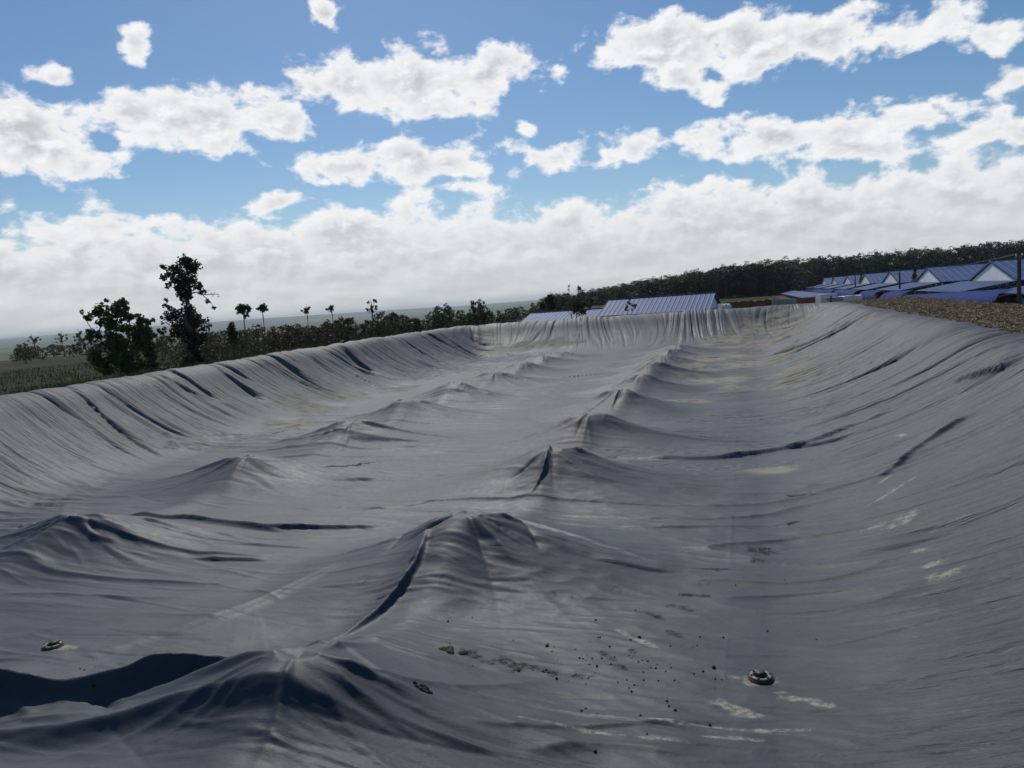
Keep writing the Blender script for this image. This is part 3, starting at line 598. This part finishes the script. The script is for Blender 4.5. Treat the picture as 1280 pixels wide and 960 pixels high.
def small_tree(px, top, bot, r_, depth, label, leaf='leaf_dark', dens=300, sparse=False, name='slender_tree', grp=None):
    rg = random.Random(px); cl = []; limbs = [[(px + 2, bot, .75), (px + 1, (bot + top) / 2, .6), (px, top + r_ * .6, .35), (px - 1, top, .15)]]
    for j in range(11):
        a = rg.uniform(0, 6.28); q = rg.uniform(.1, 1.0) * r_; x = px + math.cos(a) * q; y = top + r_ + math.sin(a) * q * .9
        cl.append((x, y, r_ * (.48 if not sparse else .25))); limbs.append([(px + 1, min(bot - 3, top + r_ * 1.7), .35), ((x + px) / 2, y + 3, .25), (x, y, .12)])
    return outline_tree(name, label, 'tree', (px + 2, bot), depth, cl, limbs, leaf, dens, .22, 'bark', grp, seed=px)
small_tree(303, 379, 424, 8, 62, 'thin lollipop tree, nearest to the right of the tall vine tree')
small_tree(327, 380, 416, 6, 66, 'thin lollipop tree, second to the right of the tall vine tree')
small_tree(382, 381, 414, 6, 75, 'wispy pale tree left of the two barest treetops above the brown thicket', 'leaf_olive', 160, True)
small_tree(413, 380, 410, 6, 78, 'nearly leafless thin tree rising from the brown thicket', 'leaf_dry', 60, True)
small_tree(463, 373, 410, 11, 75, 'bare spreading tree with wide thin branches above the dark bushes', 'leaf_dry', 25, True)
small_tree(40, 416, 436, 8, 110, 'bare grey tree far across the field, leftmost in the picture', 'leaf_dry', 40, True)
small_tree(75, 414, 436, 8, 110, 'bare grey tree far across the field, between two other bare ones', 'leaf_dry', 40, True)
small_tree(97, 411, 434, 9, 105, 'bare grey tree just left of the broad leafy shrub', 'leaf_olive', 40, True)
small_tree(683, 369, 400, 9, 104, 'dark bushy tree standing above the thicket left of the blue roofs', 'leaf_dark', 520)
outline_tree('dark_bush', 'dark conical bush behind the rim near the lollipop trees', 'bush', (288, 430), 60, [(288,412,6),(287,405,3),(289,420,7),(286,425,6)], [[(288,430,.6),(288,405,.2)]], 'leaf_dark', 520, .2, seed=8)
S = 'sapling'
outline_tree(S, 'tall thin sapling with sparse leaves in front of the lower blue roof', 'sapling', (713, 397), 64, [(710,362,2),(709,368,2),(711,376,2),(710,357,1.5),(712,388,2),(714,371,1.6)], [[(713,397,.5),(711,380,.35),(709,358,.15)],[(711,380,.3),(715,370,.15)],[(713,396,.3),(706,386,.15)]], 'leaf_dry', 200, .16, seed=11)
outline_tree(S, 'leafy sapling with olive foliage beside the thinner one, by the lower roof', 'sapling', (719, 397), 64, [(722,361,3),(721,369,2.5),(720,378,5),(716,382,5),(724,384,6),(729,380,5),(719,388,5),(727,390,4),(715,375,3),(735,384,3)], [[(719,397,.6),(720,380,.45),(722,360,.15)],[(720,390,.35),(728,380,.2)],[(720,390,.35),(714,380,.2)],[(721,396,.3),(727,388,.15)]], 'leaf_olive', 420, .17, seed=12)
outline_tree(S, 'small dark sapling in front of the larger blue roof', 'sapling', (783, 393), 63, [(781,382,2),(784,378,2),(789,381,2.5),(792,382,2),(785,374,1.2),(783,387,1.8),(789,388,1.5),(780,386,1.3)], [[(783,393,.45),(784,380,.3),(785,373,.15)],[(784,383,.2),(791,381,.12)],[(784,384,.2),(780,381,.12)]], 'leaf_vine', 520, .15, seed=13)

# ---- thicket of bushes along the far part of the left rim
def bush_protos(leaf, n, hgt, wid, cnt, ls, seed):
    res = []
    for i in range(n):
        rg = np.random.default_rng(seed + i); root = empty('thicket_bush'); mb = MB()
        for j in range(6):
            a = rg.uniform(0, 6.28); q = rg.uniform(.15, .45) * wid
            mb.tube([(rg.normal() * .05, rg.normal() * .05, -.15), (math.cos(a) * q * .5, math.sin(a) * q * .5, hgt * .45), (math.cos(a) * q, math.sin(a) * q, hgt * rg.uniform(.75, 1.0))], [.035, .022, .008], 4)
        mb.build('stem', M['bark'], root)
        cs = []
        for j in range(int(cnt / 16)):
            z = hgt * rg.uniform(.08, 1.0) ** .8; q = wid * .5 * math.sqrt(max(.05, 1 - (z / hgt - .35)**2 * 1.9)) * rg.uniform(.1, 1) ** .5; a = rg.uniform(0, 6.28)
            cs.append(cluster_pts(rg, (math.cos(a) * q, math.sin(a) * q, z), (.19, .19, .16), 16))
        vs, fs = quads_leaves(np.concatenate(cs), ls, rg, .6)
        link(bpy.data.objects.new('foliage', np_mesh('foliage', vs, fs, M[leaf])), root); res.append(root)
    return res
GB = 'bushes of the thicket beyond the left rim'
PB = {'dry': (bush_protos('leaf_dry', 3, 2.0, 2.2, 700, .15, 40), 'brown dry bush in the thicket beyond the left rim'),
      'dark': (bush_protos('leaf_dark', 3, 2.3, 2.3, 900, .17, 50), 'dark green bush in the thicket beyond the left rim'),
      'olive': (bush_protos('leaf_olive', 3, 1.9, 2.3, 750, .16, 60), 'olive green bush in the thicket beyond the left rim')}
used = set()
def put_bush(kind, px, depth, s):
    lst, lab = PB[kind]; pr = random.choice(lst)
    if pr.name in used: o = copy_tree(pr)
    else: used.add(pr.name); o = pr
    p = place(px, depth); o.location = p; o.rotation_euler = (0, 0, random.uniform(0, 6.28)); o.scale = (s * random.uniform(.85, 1.2), s * random.uniform(.85, 1.2), s)
    tag(o, lab, 'bush', GB)
for i in range(150):
    px = random.uniform(200, 712); u = (px - 200) / 512
    k = random.choices(('dry', 'dark', 'olive'), ((1.6, .7, .8) if 330 < px < 450 else (.35, 1.6, .7) if px >= 450 else (.6, .5, 1.2)))[0]
    dmin_ = 44 + 26 * u if px < 640 else 104
    put_bush(k, px, dmin_ + random.uniform(0, 24), random.uniform(.65, 1.12) * (.62 if px < 330 else 1.0))
for i in range(60):
    put_bush(random.choice(('dark', 'olive', 'olive')), random.uniform(0, 330), random.uniform(75, 150), random.uniform(.6, 1.1))
for lst, _ in PB.values():
    for pr in lst:
        if pr.name not in used:
            for ch in list(pr.children): bpy.data.objects.remove(ch)
            bpy.data.objects.remove(pr)

# ---- plantation of trees behind the sheds
def plant_tree(seed):
    rg = np.random.default_rng(seed); root = empty('plantation_tree'); mb = MB(); hh = 10.5
    mb.tube([(0, 0, -.4), (rg.normal() * .1, rg.normal() * .1, hh * .4), (rg.normal() * .25, rg.normal() * .25, hh * .86)], [.12, .09, .03], 5)
    cs = []
    for j in range(26):
        z = hh * rg.uniform(.02, .98); a = rg.uniform(0, 6.28); q = 2.3 * math.sqrt(max(.12, 1 - ((z / hh - .5) / .52)**2)) * rg.uniform(.3, 1)
        tip = (math.cos(a) * q, math.sin(a) * q, z); mb.tube([(0, 0, z - .8), tip], [.035, .012], 3)
        for _ in range(5): cs.append(cluster_pts(rg, np.array(tip) + rg.normal(size=3) * .42, (.55, .55, .42), 13))
    mb.build('trunk', M['bark_pale'], root)
    vs, fs = quads_leaves(np.concatenate(cs), .40, rg, .5, .5)
    link(bpy.data.objects.new('crown', np_mesh('crown', vs, fs, M['leaf_wood'])), root); return root
PT = [plant_tree(300 + i) for i in range(7)]; first = [True] * 7
def put_plant(x, y, s, top):
    i = random.randrange(7); o = PT[i] if first[i] else copy_tree(PT[i]); first[i] = False
    z = gz(x, y); o.location = (x, y, z); o.rotation_euler = (0, 0, random.uniform(0, 6.28))
    sz = (top - z) / 10.5; o.scale = (s * random.uniform(.85, 1.15), s * random.uniform(.85, 1.15), sz)
    tag(o, 'slim plantation tree in the dense dark wood behind the blue roofs', 'tree', 'plantation trees behind the sheds')
for row in range(4):
    for i in range(70):
        a = -14.2 + (20 + 14.2) * (i + random.uniform(-.35, .35)) / 69
        y = 190 + 78 * float(sstep(2.2, 4.6, a)) + row * 5 + random.uniform(-2, 2); y += 55 * sstep(-2, -14, a) * 1.0
        x = y * math.tan(R(a)); top = 4.0 + y * .955 / 950 * (3.0 + 21.0 * float(sstep(-14.5, 3, a)) ** .8 + random.uniform(-3.2, 3.2) - row * .4)
        put_plant(x, y, random.uniform(1.0, 1.5), top)

# ------------------------------------------------------------------ sheds
def slab(mb, a, b, c, d, t):          # four points of the top face, thickness t downwards
    lo = [(p[0], p[1], p[2] - t) for p in (a, b, c, d)]; return mb.hexa(lo + [a, b, c, d])
def make_shed():
    root = empty('livestock_shed'); L = 62.0; hw = 7.0; ez, rz_ = 2.55, 4.25; oh = .40
    sl = (rz_ - ez) / hw; ze = ez - sl * oh
    for s in (1, -1):
        mb = MB(); P_ = [(-.12, s * (hw + oh), ze + .08), (L, s * (hw + oh), ze + .08), (L, 0, rz_ + .08), (-.12, 0, rz_ + .08)]
        if s < 0: P_ = P_[::-1]
        slab(mb, *P_, .07); r_ = mb.build('roof', M['roof_x'], root)
        mb = MB()
        mb.hexa([(-.17, s * (hw + oh), ze - .06), (-.122, s * (hw + oh), ze - .06), (-.122, 0, rz_ - .06), (-.17, 0, rz_ - .06), (-.17, s * (hw + oh), ze + .12), (-.122, s * (hw + oh), ze + .12), (-.122, 0, rz_ + .12), (-.17, 0, rz_ + .12)])
        mb.build('barge_board', M['trim_blue'], r_)
    MB().box(-.12, L, -.14, .14, rz_ + .085, rz_ + .15).build('ridge_cap', M['roof_x'], root)
    g = MB(); g.add([(0, -hw, ez - .12), (0, hw, ez - .12), (0, 0, rz_ - .06), (.1, -hw, ez - .12), (.1, hw, ez - .12), (.1, 0, rz_ - .06)], [(0, 2, 1), (3, 4, 5), (0, 1, 4, 3), (1, 2, 5, 4), (2, 0, 3, 5)])
    g.build('gable_panel', M['white_panel'], root)
    wl = MB(); wl.box(.2, L - .2, hw - .15, hw, -.3, 1.0); wl.box(.2, L - .2, -hw, -hw + .15, -.3, 1.0); wl.box(.05, .2, -hw, hw, -.3, 1.0); wl.build('low_wall', M['block_wall'], root)
    MB().box(.22, L - .25, -hw + .2, hw - .2, 1.0, ez - .2).build('shade_fill', M['dark_inside'], root)  # dark block painted as the shade under the eaves, not a real part
    for i in range(6): MB().box(.0, .14, -hw + i * 2.75, -hw + i * 2.75 + .16, 1.0, ez - .12).build('post', M['white_panel'], root)
    return root
def make_canopy():
    root = empty('lean_to_canopy'); mb = MB()
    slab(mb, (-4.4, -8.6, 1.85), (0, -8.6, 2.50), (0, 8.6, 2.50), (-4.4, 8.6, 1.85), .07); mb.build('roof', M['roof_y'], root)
    for yy_ in (-8.4, -2.8, 2.8, 8.4):
        tr_ = MB(); tr_.tube([(-4.3, yy_, 1.70), (0, yy_, 2.33)], [.05, .05], 4); tr_.tube([(-4.3, yy_, 1.45), (0, yy_, 2.05)], [.04, .04], 4)
        for q in range(5): tr_.tube([(-4.2 + q * .9, yy_, 1.48 + q * .128), (-3.75 + q * .9, yy_, 1.76 + q * .128)], [.03, .03], 4)
        tr_.build('truss', M['steel'], root); MB().tube([(-4.3, yy_, -.3), (-4.3, yy_, 1.74)], [.06, .06], 6).build('post', M['steel'], root)
    MB().box(-.6, -.45, -8.2, 8.2, -.3, 2.0).build('shade_backing', M['dark_inside'], root); return root  # dark sheet added as painted shade beneath the canopy roof
shed0 = make_shed(); can0 = make_canopy()
ordn = ['nearest', 'second', 'third', 'fourth', 'fifth', 'sixth', 'seventh']
for i in range(8):
    y = 56 + 26 * i; z = gz(22, y) - .12 * max(0, i - 1)
    o = shed0 if i == 0 else copy_tree(shed0); o.location = (22.3, y, .22 - .055 * i)
    if i: lab = 'blue roofed shed with white gable, %s in the row from the near end' % ordn[i - 1]
    else: lab = 'blue roofed shed cut off by the right edge behind the electricity pole'
    tag(o, lab, 'shed', 'livestock sheds in a row')
    c = can0 if i == 0 else copy_tree(can0); c.location = (22.1, y + 1.0, .22 - .055 * i)
    tag(c, 'blue sloping canopy in front of the gable of the %s shed' % ('cut off' if i == 0 else ordn[i - 1]), 'canopy', 'canopies in front of the sheds')
def awning(y0, y1, z0, z1, x0, label, rad=1.5, hgt=1.0):
    root = empty('barrel_awning', (x0, (y0 + y1) / 2, 0)); n = 9; m_ = 24; vs = []; fs = []; L = y1 - y0
    for i in range(m_ + 1):
        t = i / m_; y = -L / 2 + L * t; zt = z0 + (z1 - z0) * t; sag = .05 * math.sin(t * 40) + .04 * math.sin(t * 23 + 1)
        for j in range(n + 1):
            a = math.pi * .5 * (j / n) * 1.12; vs.append((-math.sin(a) * rad, y + (.25 * math.sin(j * 1.9) if i == 0 else 0), zt + (math.cos(a) - 1) * hgt + sag * math.sin(a)))
    k = len(vs); vs += [(x, y, z - .03) for x, y, z in vs]
    for i in range(m_):
        for j in range(n):
            a = i * (n + 1) + j; q = (a, a + 1, a + n + 2, a + n + 1); fs.append(q); fs.append(tuple(k + v_ for v_ in reversed(q)))
    MB().add(vs, fs).build('tarpaulin', M['tarp'], root, True)
    for i in range(max(3, int(L / 5))):
        t = i / (max(3, int(L / 5)) - 1); y = -L / 2 + .2 + (L - .4) * t; zt = z0 + (z1 - z0) * t
        MB().tube([(-rad + .1, y, gz(x0 - rad, root.location.y + y) - .2), (-rad + .1, y, zt - hgt * .98)], [.05, .05], 5).build('post', M['steel'], root)
        MB().tube([(-.05, y, gz(x0, root.location.y + y) - .2), (-.05, y, zt - .1)], [.05, .05], 5).build('post', M['steel'], root)
    tag(root, label, 'awning', 'blue tarpaulin awnings'); return root
awning(54, 86, 2.55, 1.75, 16.2, 'long dark blue tarpaulin awning just behind the straw bank')
awning(88, 101, 2.15, 1.9, 17.0, 'short blue tarpaulin awning peeping out left of the long one')
awning(107, 121, 2.0, 1.85, 17.2, 'blue tarpaulin awning below the canopy of the second shed')
awning(128, 156, 1.9, 1.75, 17.4, 'blue tarpaulin awning under the third and fourth gables')
awning(160, 225, 1.75, 1.4, 17.4, 'far blue tarpaulin awning tapering away left of the sheds')
wk = empty('covered_walkway', (9.5, 165, 0)); slab(mb := MB(), (-1.6, -55, 1.55), (1.4, -55, 1.95), (1.4, 55, 1.75), (-1.6, 55, 1.35), .06); mb.build('roof', M['roof_y'], wk)
for i in range(12): MB().tube([(-1.4, -54 + i * 9.8, gz(8, 111 + i * 9.8) - .2), (-1.4, -54 + i * 9.8, 1.36)], [.06, .06], 5).build('post', M['steel'], wk)
tag(wk, 'long thin blue walkway roof reaching left in front of the wood', 'walkway')
for (y, lab) in ((121.5, 'between the second and third gables'), (173.5, 'between the fourth and fifth gables'), (224.5, 'between the two farthest gables')):
    ht = 3.0; root = empty('pointed_tree', (23.4, y, gz(23.4, y))); rg = np.random.default_rng(int(y)); MB().tube([(0, 0, -.2), (0, 0, ht + .8)], [.08, .02], 5).build('trunk', M['bark'], root)
    z = rg.uniform(.1, 1, 420) ** .8; a = rg.uniform(0, 6.28, 420); q = (1.02 - z) * 1.2 * rg.uniform(.3, 1, 420)
    vs, fs = quads_leaves(np.stack([np.cos(a) * q, np.sin(a) * q, z * (ht + 1.2)], 1), .3, rg); link(bpy.data.objects.new('crown', np_mesh('crown', vs, fs, M['leaf_dark'])), root)
    tag(root, 'dark pointed little tree ' + lab, 'tree', 'pointed trees between the sheds')

# ---- stores with blue roofs beyond the far rim
def store(px0, px1, depth, rz_, ez, hd, rot, label):
    a = place(px0, depth); b = place(px1, depth); root = empty('blue_roofed_store', ((a.x + b.x) / 2, (a.y + b.y) / 2, 0), rot); L = (b - a).length / 2
    gzv = gz(root.location.x, root.location.y); oh = .4; ze = ez - (rz_ - ez) / hd * oh
    for s in (-1, 1):
        mb = MB(); P_ = [(-L - .3, s * (hd + oh), ze), (L + .3, s * (hd + oh), ze), (L + .3, 0, rz_), (-L - .3, 0, rz_)]
        if s > 0: P_ = P_[::-1]
        slab(mb, *P_, .06); mb.build('roof', M['roof_far'], root)
    MB().box(-L - .3, L + .3, -.15, .15, rz_ + .005, rz_ + .07).build('ridge_cap', M['roof_far'], root)
    for s in (-1, 1):
        g = MB(); x0, x1 = s * L, s * (L - .12); g.add([(x0, -hd, ez - .2), (x0, hd, ez - .2), (x0, 0, rz_ - .1), (x1, -hd, ez - .2), (x1, hd, ez - .2), (x1, 0, rz_ - .1)], [(0, 1, 2), (3, 5, 4), (0, 3, 4, 1), (1, 4, 5, 2), (2, 5, 3, 0)])
        g.build('gable_panel', M['white_panel'], root)
    wl = MB(); wl.box(-L, L, -hd, -hd + .15, gzv - .3, ez - .25); wl.box(-L, L, hd - .15, hd, gzv - .3, ez - .25); wl.box(-L, -L + .15, -hd + .16, hd - .16, gzv - .3, ez - .21); wl.box(L - .15, L, -hd + .16, hd - .16, gzv - .3, ez - .21)
    wl.build('wall', M['block_wall'], root); tag(root, label, 'building'); return root
store(762, 889, 82, 3.42, 1.95, 4.2, R(-6), 'larger long store with pale blue ribbed roof beyond the far rim')
store(662, 762, 96, 2.35, 1.35, 4.0, R(-6), 'lower store with pale blue roof left of the larger one')

# ---- electricity poles and wires
PO = []
for (px, x_, top, lab) in ((1274, 15.2, 4.75, 'brown electricity pole at the right edge of the picture'), (1124.6, 18.6, 4.15, 'slim electricity pole in front of the third gable'), (1069, 19.6, 4.1, 'slim electricity pole between the two farthest large gables')):
    d = pix_dir(px, 350); y = x_ * d.y / d.x; root = empty('electricity_pole', (x_, y, gz(x_, y)))
    MB().tube([(0, 0, -.3), (0, 0, top - root.location.z)], [.13, .10], 8).build('shaft', M['pole'], root)
    MB().box(-.05, .05, -.6, .6, top - root.location.z - .35, top - root.location.z - .25).build('crossarm', M['pole'], root)
    for q in (-.5, 0, .5): MB().lathe([(.0, 0), (.04, .0), (.05, .05), (.02, .12), (0, .13)], 8, (0, q, top - root.location.z - .25)).build('insulator', M['white_panel'], root)
    tag(root, lab, 'pole', 'electricity poles'); PO.append((x_, y, top - .13))
for (A, B, w_) in ((PO[1], PO[0], 'nearest'), (PO[2], PO[1], 'farther')):
    for nm, q in (('left', -.5), ('middle', 0), ('right', .5)):
        pts = [(A[0] + (B[0] - A[0]) * t, A[1] + q + (B[1] - A[1]) * t, A[2] + (B[2] - A[2]) * t - 2.2 * t * (1 - t) * .5) for t in [i / 12 for i in range(13)]]
        tag(MB().tube(pts, [.012] * 13, 4).build('overhead_cable', M['cable']), '%s thin black cable hanging between the %s pair of electricity poles' % (nm, w_), 'cable', 'overhead cables')

# ---- odds and ends at the far right corner
def thing_box(name, px0, px1, depth, z0, z1, thick, mat, label, cat, wav=0.0):
    a = place(px0, depth); b = place(px1, depth); n = 14; vs = []; fs = []; rg = random.Random(px0)
    u = (b - a); u.z = 0; L = u.length; u.normalize(); v = Vector((-u.y, u.x, 0))
    for i in range(n + 1):
        c = a + u * (L * i / n); zt = z1 + wav * rg.uniform(-1, 1)
        vs += [(c.x, c.y, z0), (c.x + v.x * thick, c.y + v.y * thick, z0), (c.x + v.x * thick * .9, c.y + v.y * thick * .9, zt), (c.x + v.x * thick * .1, c.y + v.y * thick * .1, zt + wav * rg.uniform(-.5, .5))]
    for i in range(n):
        for k in range(4): fs.append((i * 4 + k, i * 4 + (k + 1) % 4, i * 4 + 4 + (k + 1) % 4, i * 4 + 4 + k))
    fs.append((0, 3, 2, 1)); fs.append((n * 4, n * 4 + 1, n * 4 + 2, n * 4 + 3))
    return tag(MB().add(vs, fs).build(name, mat, None), label, cat)
M['earth'] = varied('red_earth', (0.15, 0.07, 0.035), (0.24, 0.125, 0.07), .8, .95, .1, .8, 4)
thing_box('earth_bank', 912, 966, 88, .4, 2.1, 1.6, M['earth'], 'long heap of reddish earth beyond the far right corner of the pond', 'earth heap', .12)
thing_box('concrete_wall', 970, 995, 80, .4, 2.15, .3, M['concrete'], 'low grey concrete wall beside the reddish earth heap', 'wall', .01)
thing_box('concrete_post', 965, 969, 80, .4, 2.32, .3, M['concrete'], 'short pale concrete post at the end of the low grey wall', 'post')
thing_box('brick_wall', 996, 1024, 86, .4, 2.05, .3, M['brick'], 'low reddish brick wall left of the white block at the pond corner', 'wall', .02)
thing_box('white_tank', 1026, 1047, 76, .4, 2.45, 1.6, M['white_cloth'], 'low white tank at the far right corner of the pond', 'tank')
thing_box('concrete_box', 1034, 1054, 66, .8, 2.33, 1.4, M['concrete'], 'grey concrete box in front of the white tank', 'box')
thing_box('white_sheet', 1055, 1078, 66, .8, 2.35, 1.5, M['white_cloth'], 'white sheet laid on the ground right of the grey concrete box', 'sheet', .04)
thing_box('sheet_heap', 902, 914, 72, .6, 2.2, 1.6, M['white_cloth'], 'crumpled white sheeting heaped beside the gable of the blue store', 'sheeting', .16)
p = place(1038, 60); tag(MB().tube([(p.x, p.y, p.z - .2), (p.x, p.y, 2.62)], [.07, .06], 6).build('marker_post', M['cable']), 'short black post on the rim in front of the concrete box', 'post')

# ------------------------------------------------------------------ fittings and dirt on the cover
def vent(px, py, label, tilt=0):
    p = at(px, py); root = empty('vent_fitting', (p.x, p.y, cover_z(p.x, p.y) + .004))
    MB().lathe([(.0, .0), (.125, -.005), (.13, .008), (.118, .016), (.10, .018), (.0, .018)], 24).build('flange', M['rust'], root, True)
    MB().lathe([(.072, .018), (.105, .018), (.110, .028), (.104, .036), (.082, .038), (.070, .03), (.072, .018)], 24).build('ring', M['vent_ring'], root, True)
    MB().lathe([(.0, .018), (.055, .018), (.058, .045), (.044, .062), (.028, .066), (0, .066)], 18, (.0, .012, 0)).build('cap', M['vent_cap'], root, True)
    for k in range(6): MB().lathe([(0, .037), (.012, .037), (.012, .048), (0, .049)], 6, (.093 * math.cos(k * 1.047 + .3), .093 * math.sin(k * 1.047 + .3), 0)).build('bolt', M['vent_cap'], root)
    tag(root, label, 'vent', 'round vents set in the cover'); return root
vent(951, 849, 'round vent with black cap and pale ring at the lower right')
vent(66, 811, 'round vent with black cap and worn ring at the lower left')
def clod(name, px, py, r_, n, label, flat=.35, seed=1):
    p = at(px, py); rg = random.Random(seed); mb = MB()
    for i in range(n):
        a = rg.uniform(0, 6.28); q = r_ * math.sqrt(rg.random()); x = math.cos(a) * q * 1.6; y = math.sin(a) * q; s = r_ * rg.uniform(.34, .60); z = cover_z(p.x + x, p.y + y) - p.z
        prof = [(s * .9, -.01), (s * rg.uniform(.8, 1.1), s * flat * .5), (s * rg.uniform(.3, .6), s * flat * 1.3), (0, s * flat * 1.5)]
        m2 = MB(); m2.lathe(prof, 7, (0, 0, 0)); rot = rg.uniform(0, 3); st = rg.uniform(.5, 1.0)
        vs = [((vx * math.cos(rot) - vy * st * math.sin(rot)) * rg.uniform(.85, 1.15) + x, (vx * math.sin(rot) + vy * st * math.cos(rot)) * rg.uniform(.85, 1.15) + y, vz + z) for vx, vy, vz in m2.v]; mb.add(vs, m2.f)
    o = mb.build(name, M['mud']); o.location = p
    return tag(o, label, 'mud')
clod('mud_clump', 566, 831, .10, 14, 'large dark clump of dried mud below the foreground hump', seed=2)
clod('mud_clump', 532, 908, .065, 12, 'small brown clump of mud near the bottom edge of the picture', .5, seed=3)
clod('mud_clump', 177, 846, .035, 5, 'little dark lump of mud on the sheet at the lower left', .8, seed=4)
clod('mud_clump', 686, 843, .05, 6, 'thin scrap of mud at the edge of the wet stain', .3, seed=5)
clod('mud_clump', 984, 657, .05, 5, 'tiny dark lump of mud among the stains under the right bank', .5, seed=6)
rgd = random.Random(9); mb = MB(); spots = []
for i in range(120):
    if i < 100: px, py = rgd.gauss(780, 95), rgd.gauss(835, 35)
    else: px, py = rgd.gauss(110, 14), rgd.gauss(862, 14)
    p = at(px, py); s = rgd.uniform(.005, .016) * (1.5 if rgd.random() < .1 else 1)
    mb.lathe([(s, -.004), (s * .9, s * .6), (0, s * 1.1)], 5, (p.x, p.y, cover_z(p.x, p.y)))
tag(mb.build('mud_specks', M['mud']), 'scattered dark specks of mud on the grey sheet', 'mud', kind='stuff')

# ------------------------------------------------------------------ straw on the right bank, grass on the left
rg = np.random.default_rng(77); n = 70000
y = 8 + 54 * rg.random(n); x = XR + .15 + 5.6 * rg.random(n); x = x + .2 * perlin(y * .9, y * 0 + 3)
z = ground_h(x, y) + rg.uniform(.0, .07, n); u = rg.normal(size=(n, 3)); u[:, 2] *= .25; u /= np.linalg.norm(u, axis=1)[:, None]
v = np.cross(u, np.array([0, 0, 1.0]) + rg.normal(size=(n, 3)) * .5); v /= np.linalg.norm(v, axis=1)[:, None]
Ls = rg.uniform(.04, .14, n)[:, None]; Ws = rg.uniform(.005, .014, n)[:, None]; c = np.stack([x, y, z], 1)
vs = np.stack([c - u * Ls - v * Ws, c + u * Ls - v * Ws, c + u * Ls + v * Ws, c - u * Ls + v * Ws], 1).reshape(-1, 3)
tag(link(bpy.data.objects.new('straw_mulch', np_mesh('straw_mulch', vs, np.arange(n * 4).reshape(n, 4), M['straw']))), 'dry brown straw strewn over the right bank', 'straw', kind='stuff')
n = 60000; y = 2 + 60 * rg.random(n); d = .7 + 34 * rg.random(n) ** 1.6; x = xl_at(y) - d
k = fbm(x * .35, y * .35, 2) + rg.normal(size=n) * .15 > -.12; x, y = x[k], y[k]; n = len(x)
z = ground_h(x, y) - .02; hgt = rg.uniform(.08, .30, n); ang = rg.uniform(0, 6.28, n); wd = rg.uniform(.01, .03, n); lx = rg.normal(size=n) * .08; ly = rg.normal(size=n) * .08
vs = np.stack([np.stack([x - np.cos(ang) * wd, y - np.sin(ang) * wd, z], 1), np.stack([x + np.cos(ang) * wd, y + np.sin(ang) * wd, z], 1), np.stack([x + lx, y + ly, z + hgt], 1)], 1).reshape(-1, 3)
tag(link(bpy.data.objects.new('rough_grass', np_mesh('rough_grass', vs, np.arange(n * 3).reshape(n, 3), M['grass']))), 'rough green grass growing beyond the left rim', 'grass', kind='stuff')

# ------------------------------------------------------------------ haze
m = bpy.data.materials.new('haze'); m.use_nodes = True; t = NT(m.node_tree); t.n.clear()
pv = t.node('ShaderNodeVolumePrincipled', {'Color': (0.86, 0.92, 1.0, 1), 'Density': HAZE_D, 'Anisotropy': 0.2}) if (HAZE_D := 1.1e-4) else None
t.node('ShaderNodeOutputMaterial', {'Volume': pv.outputs[0]}); m.cycles.homogeneous_volume = True if hasattr(m.cycles, 'homogeneous_volume') else None
zlo, zhi = float(AZ.min()) - 1.0, float(AZ.max()) + 8.0
tag(MB().box(gx_[0] - 50, gx_[-1] + 50, gy_[0] - 50, gy_[-1] + 50, zlo, max(zhi, 20)).build('haze', m), kind='stuff')
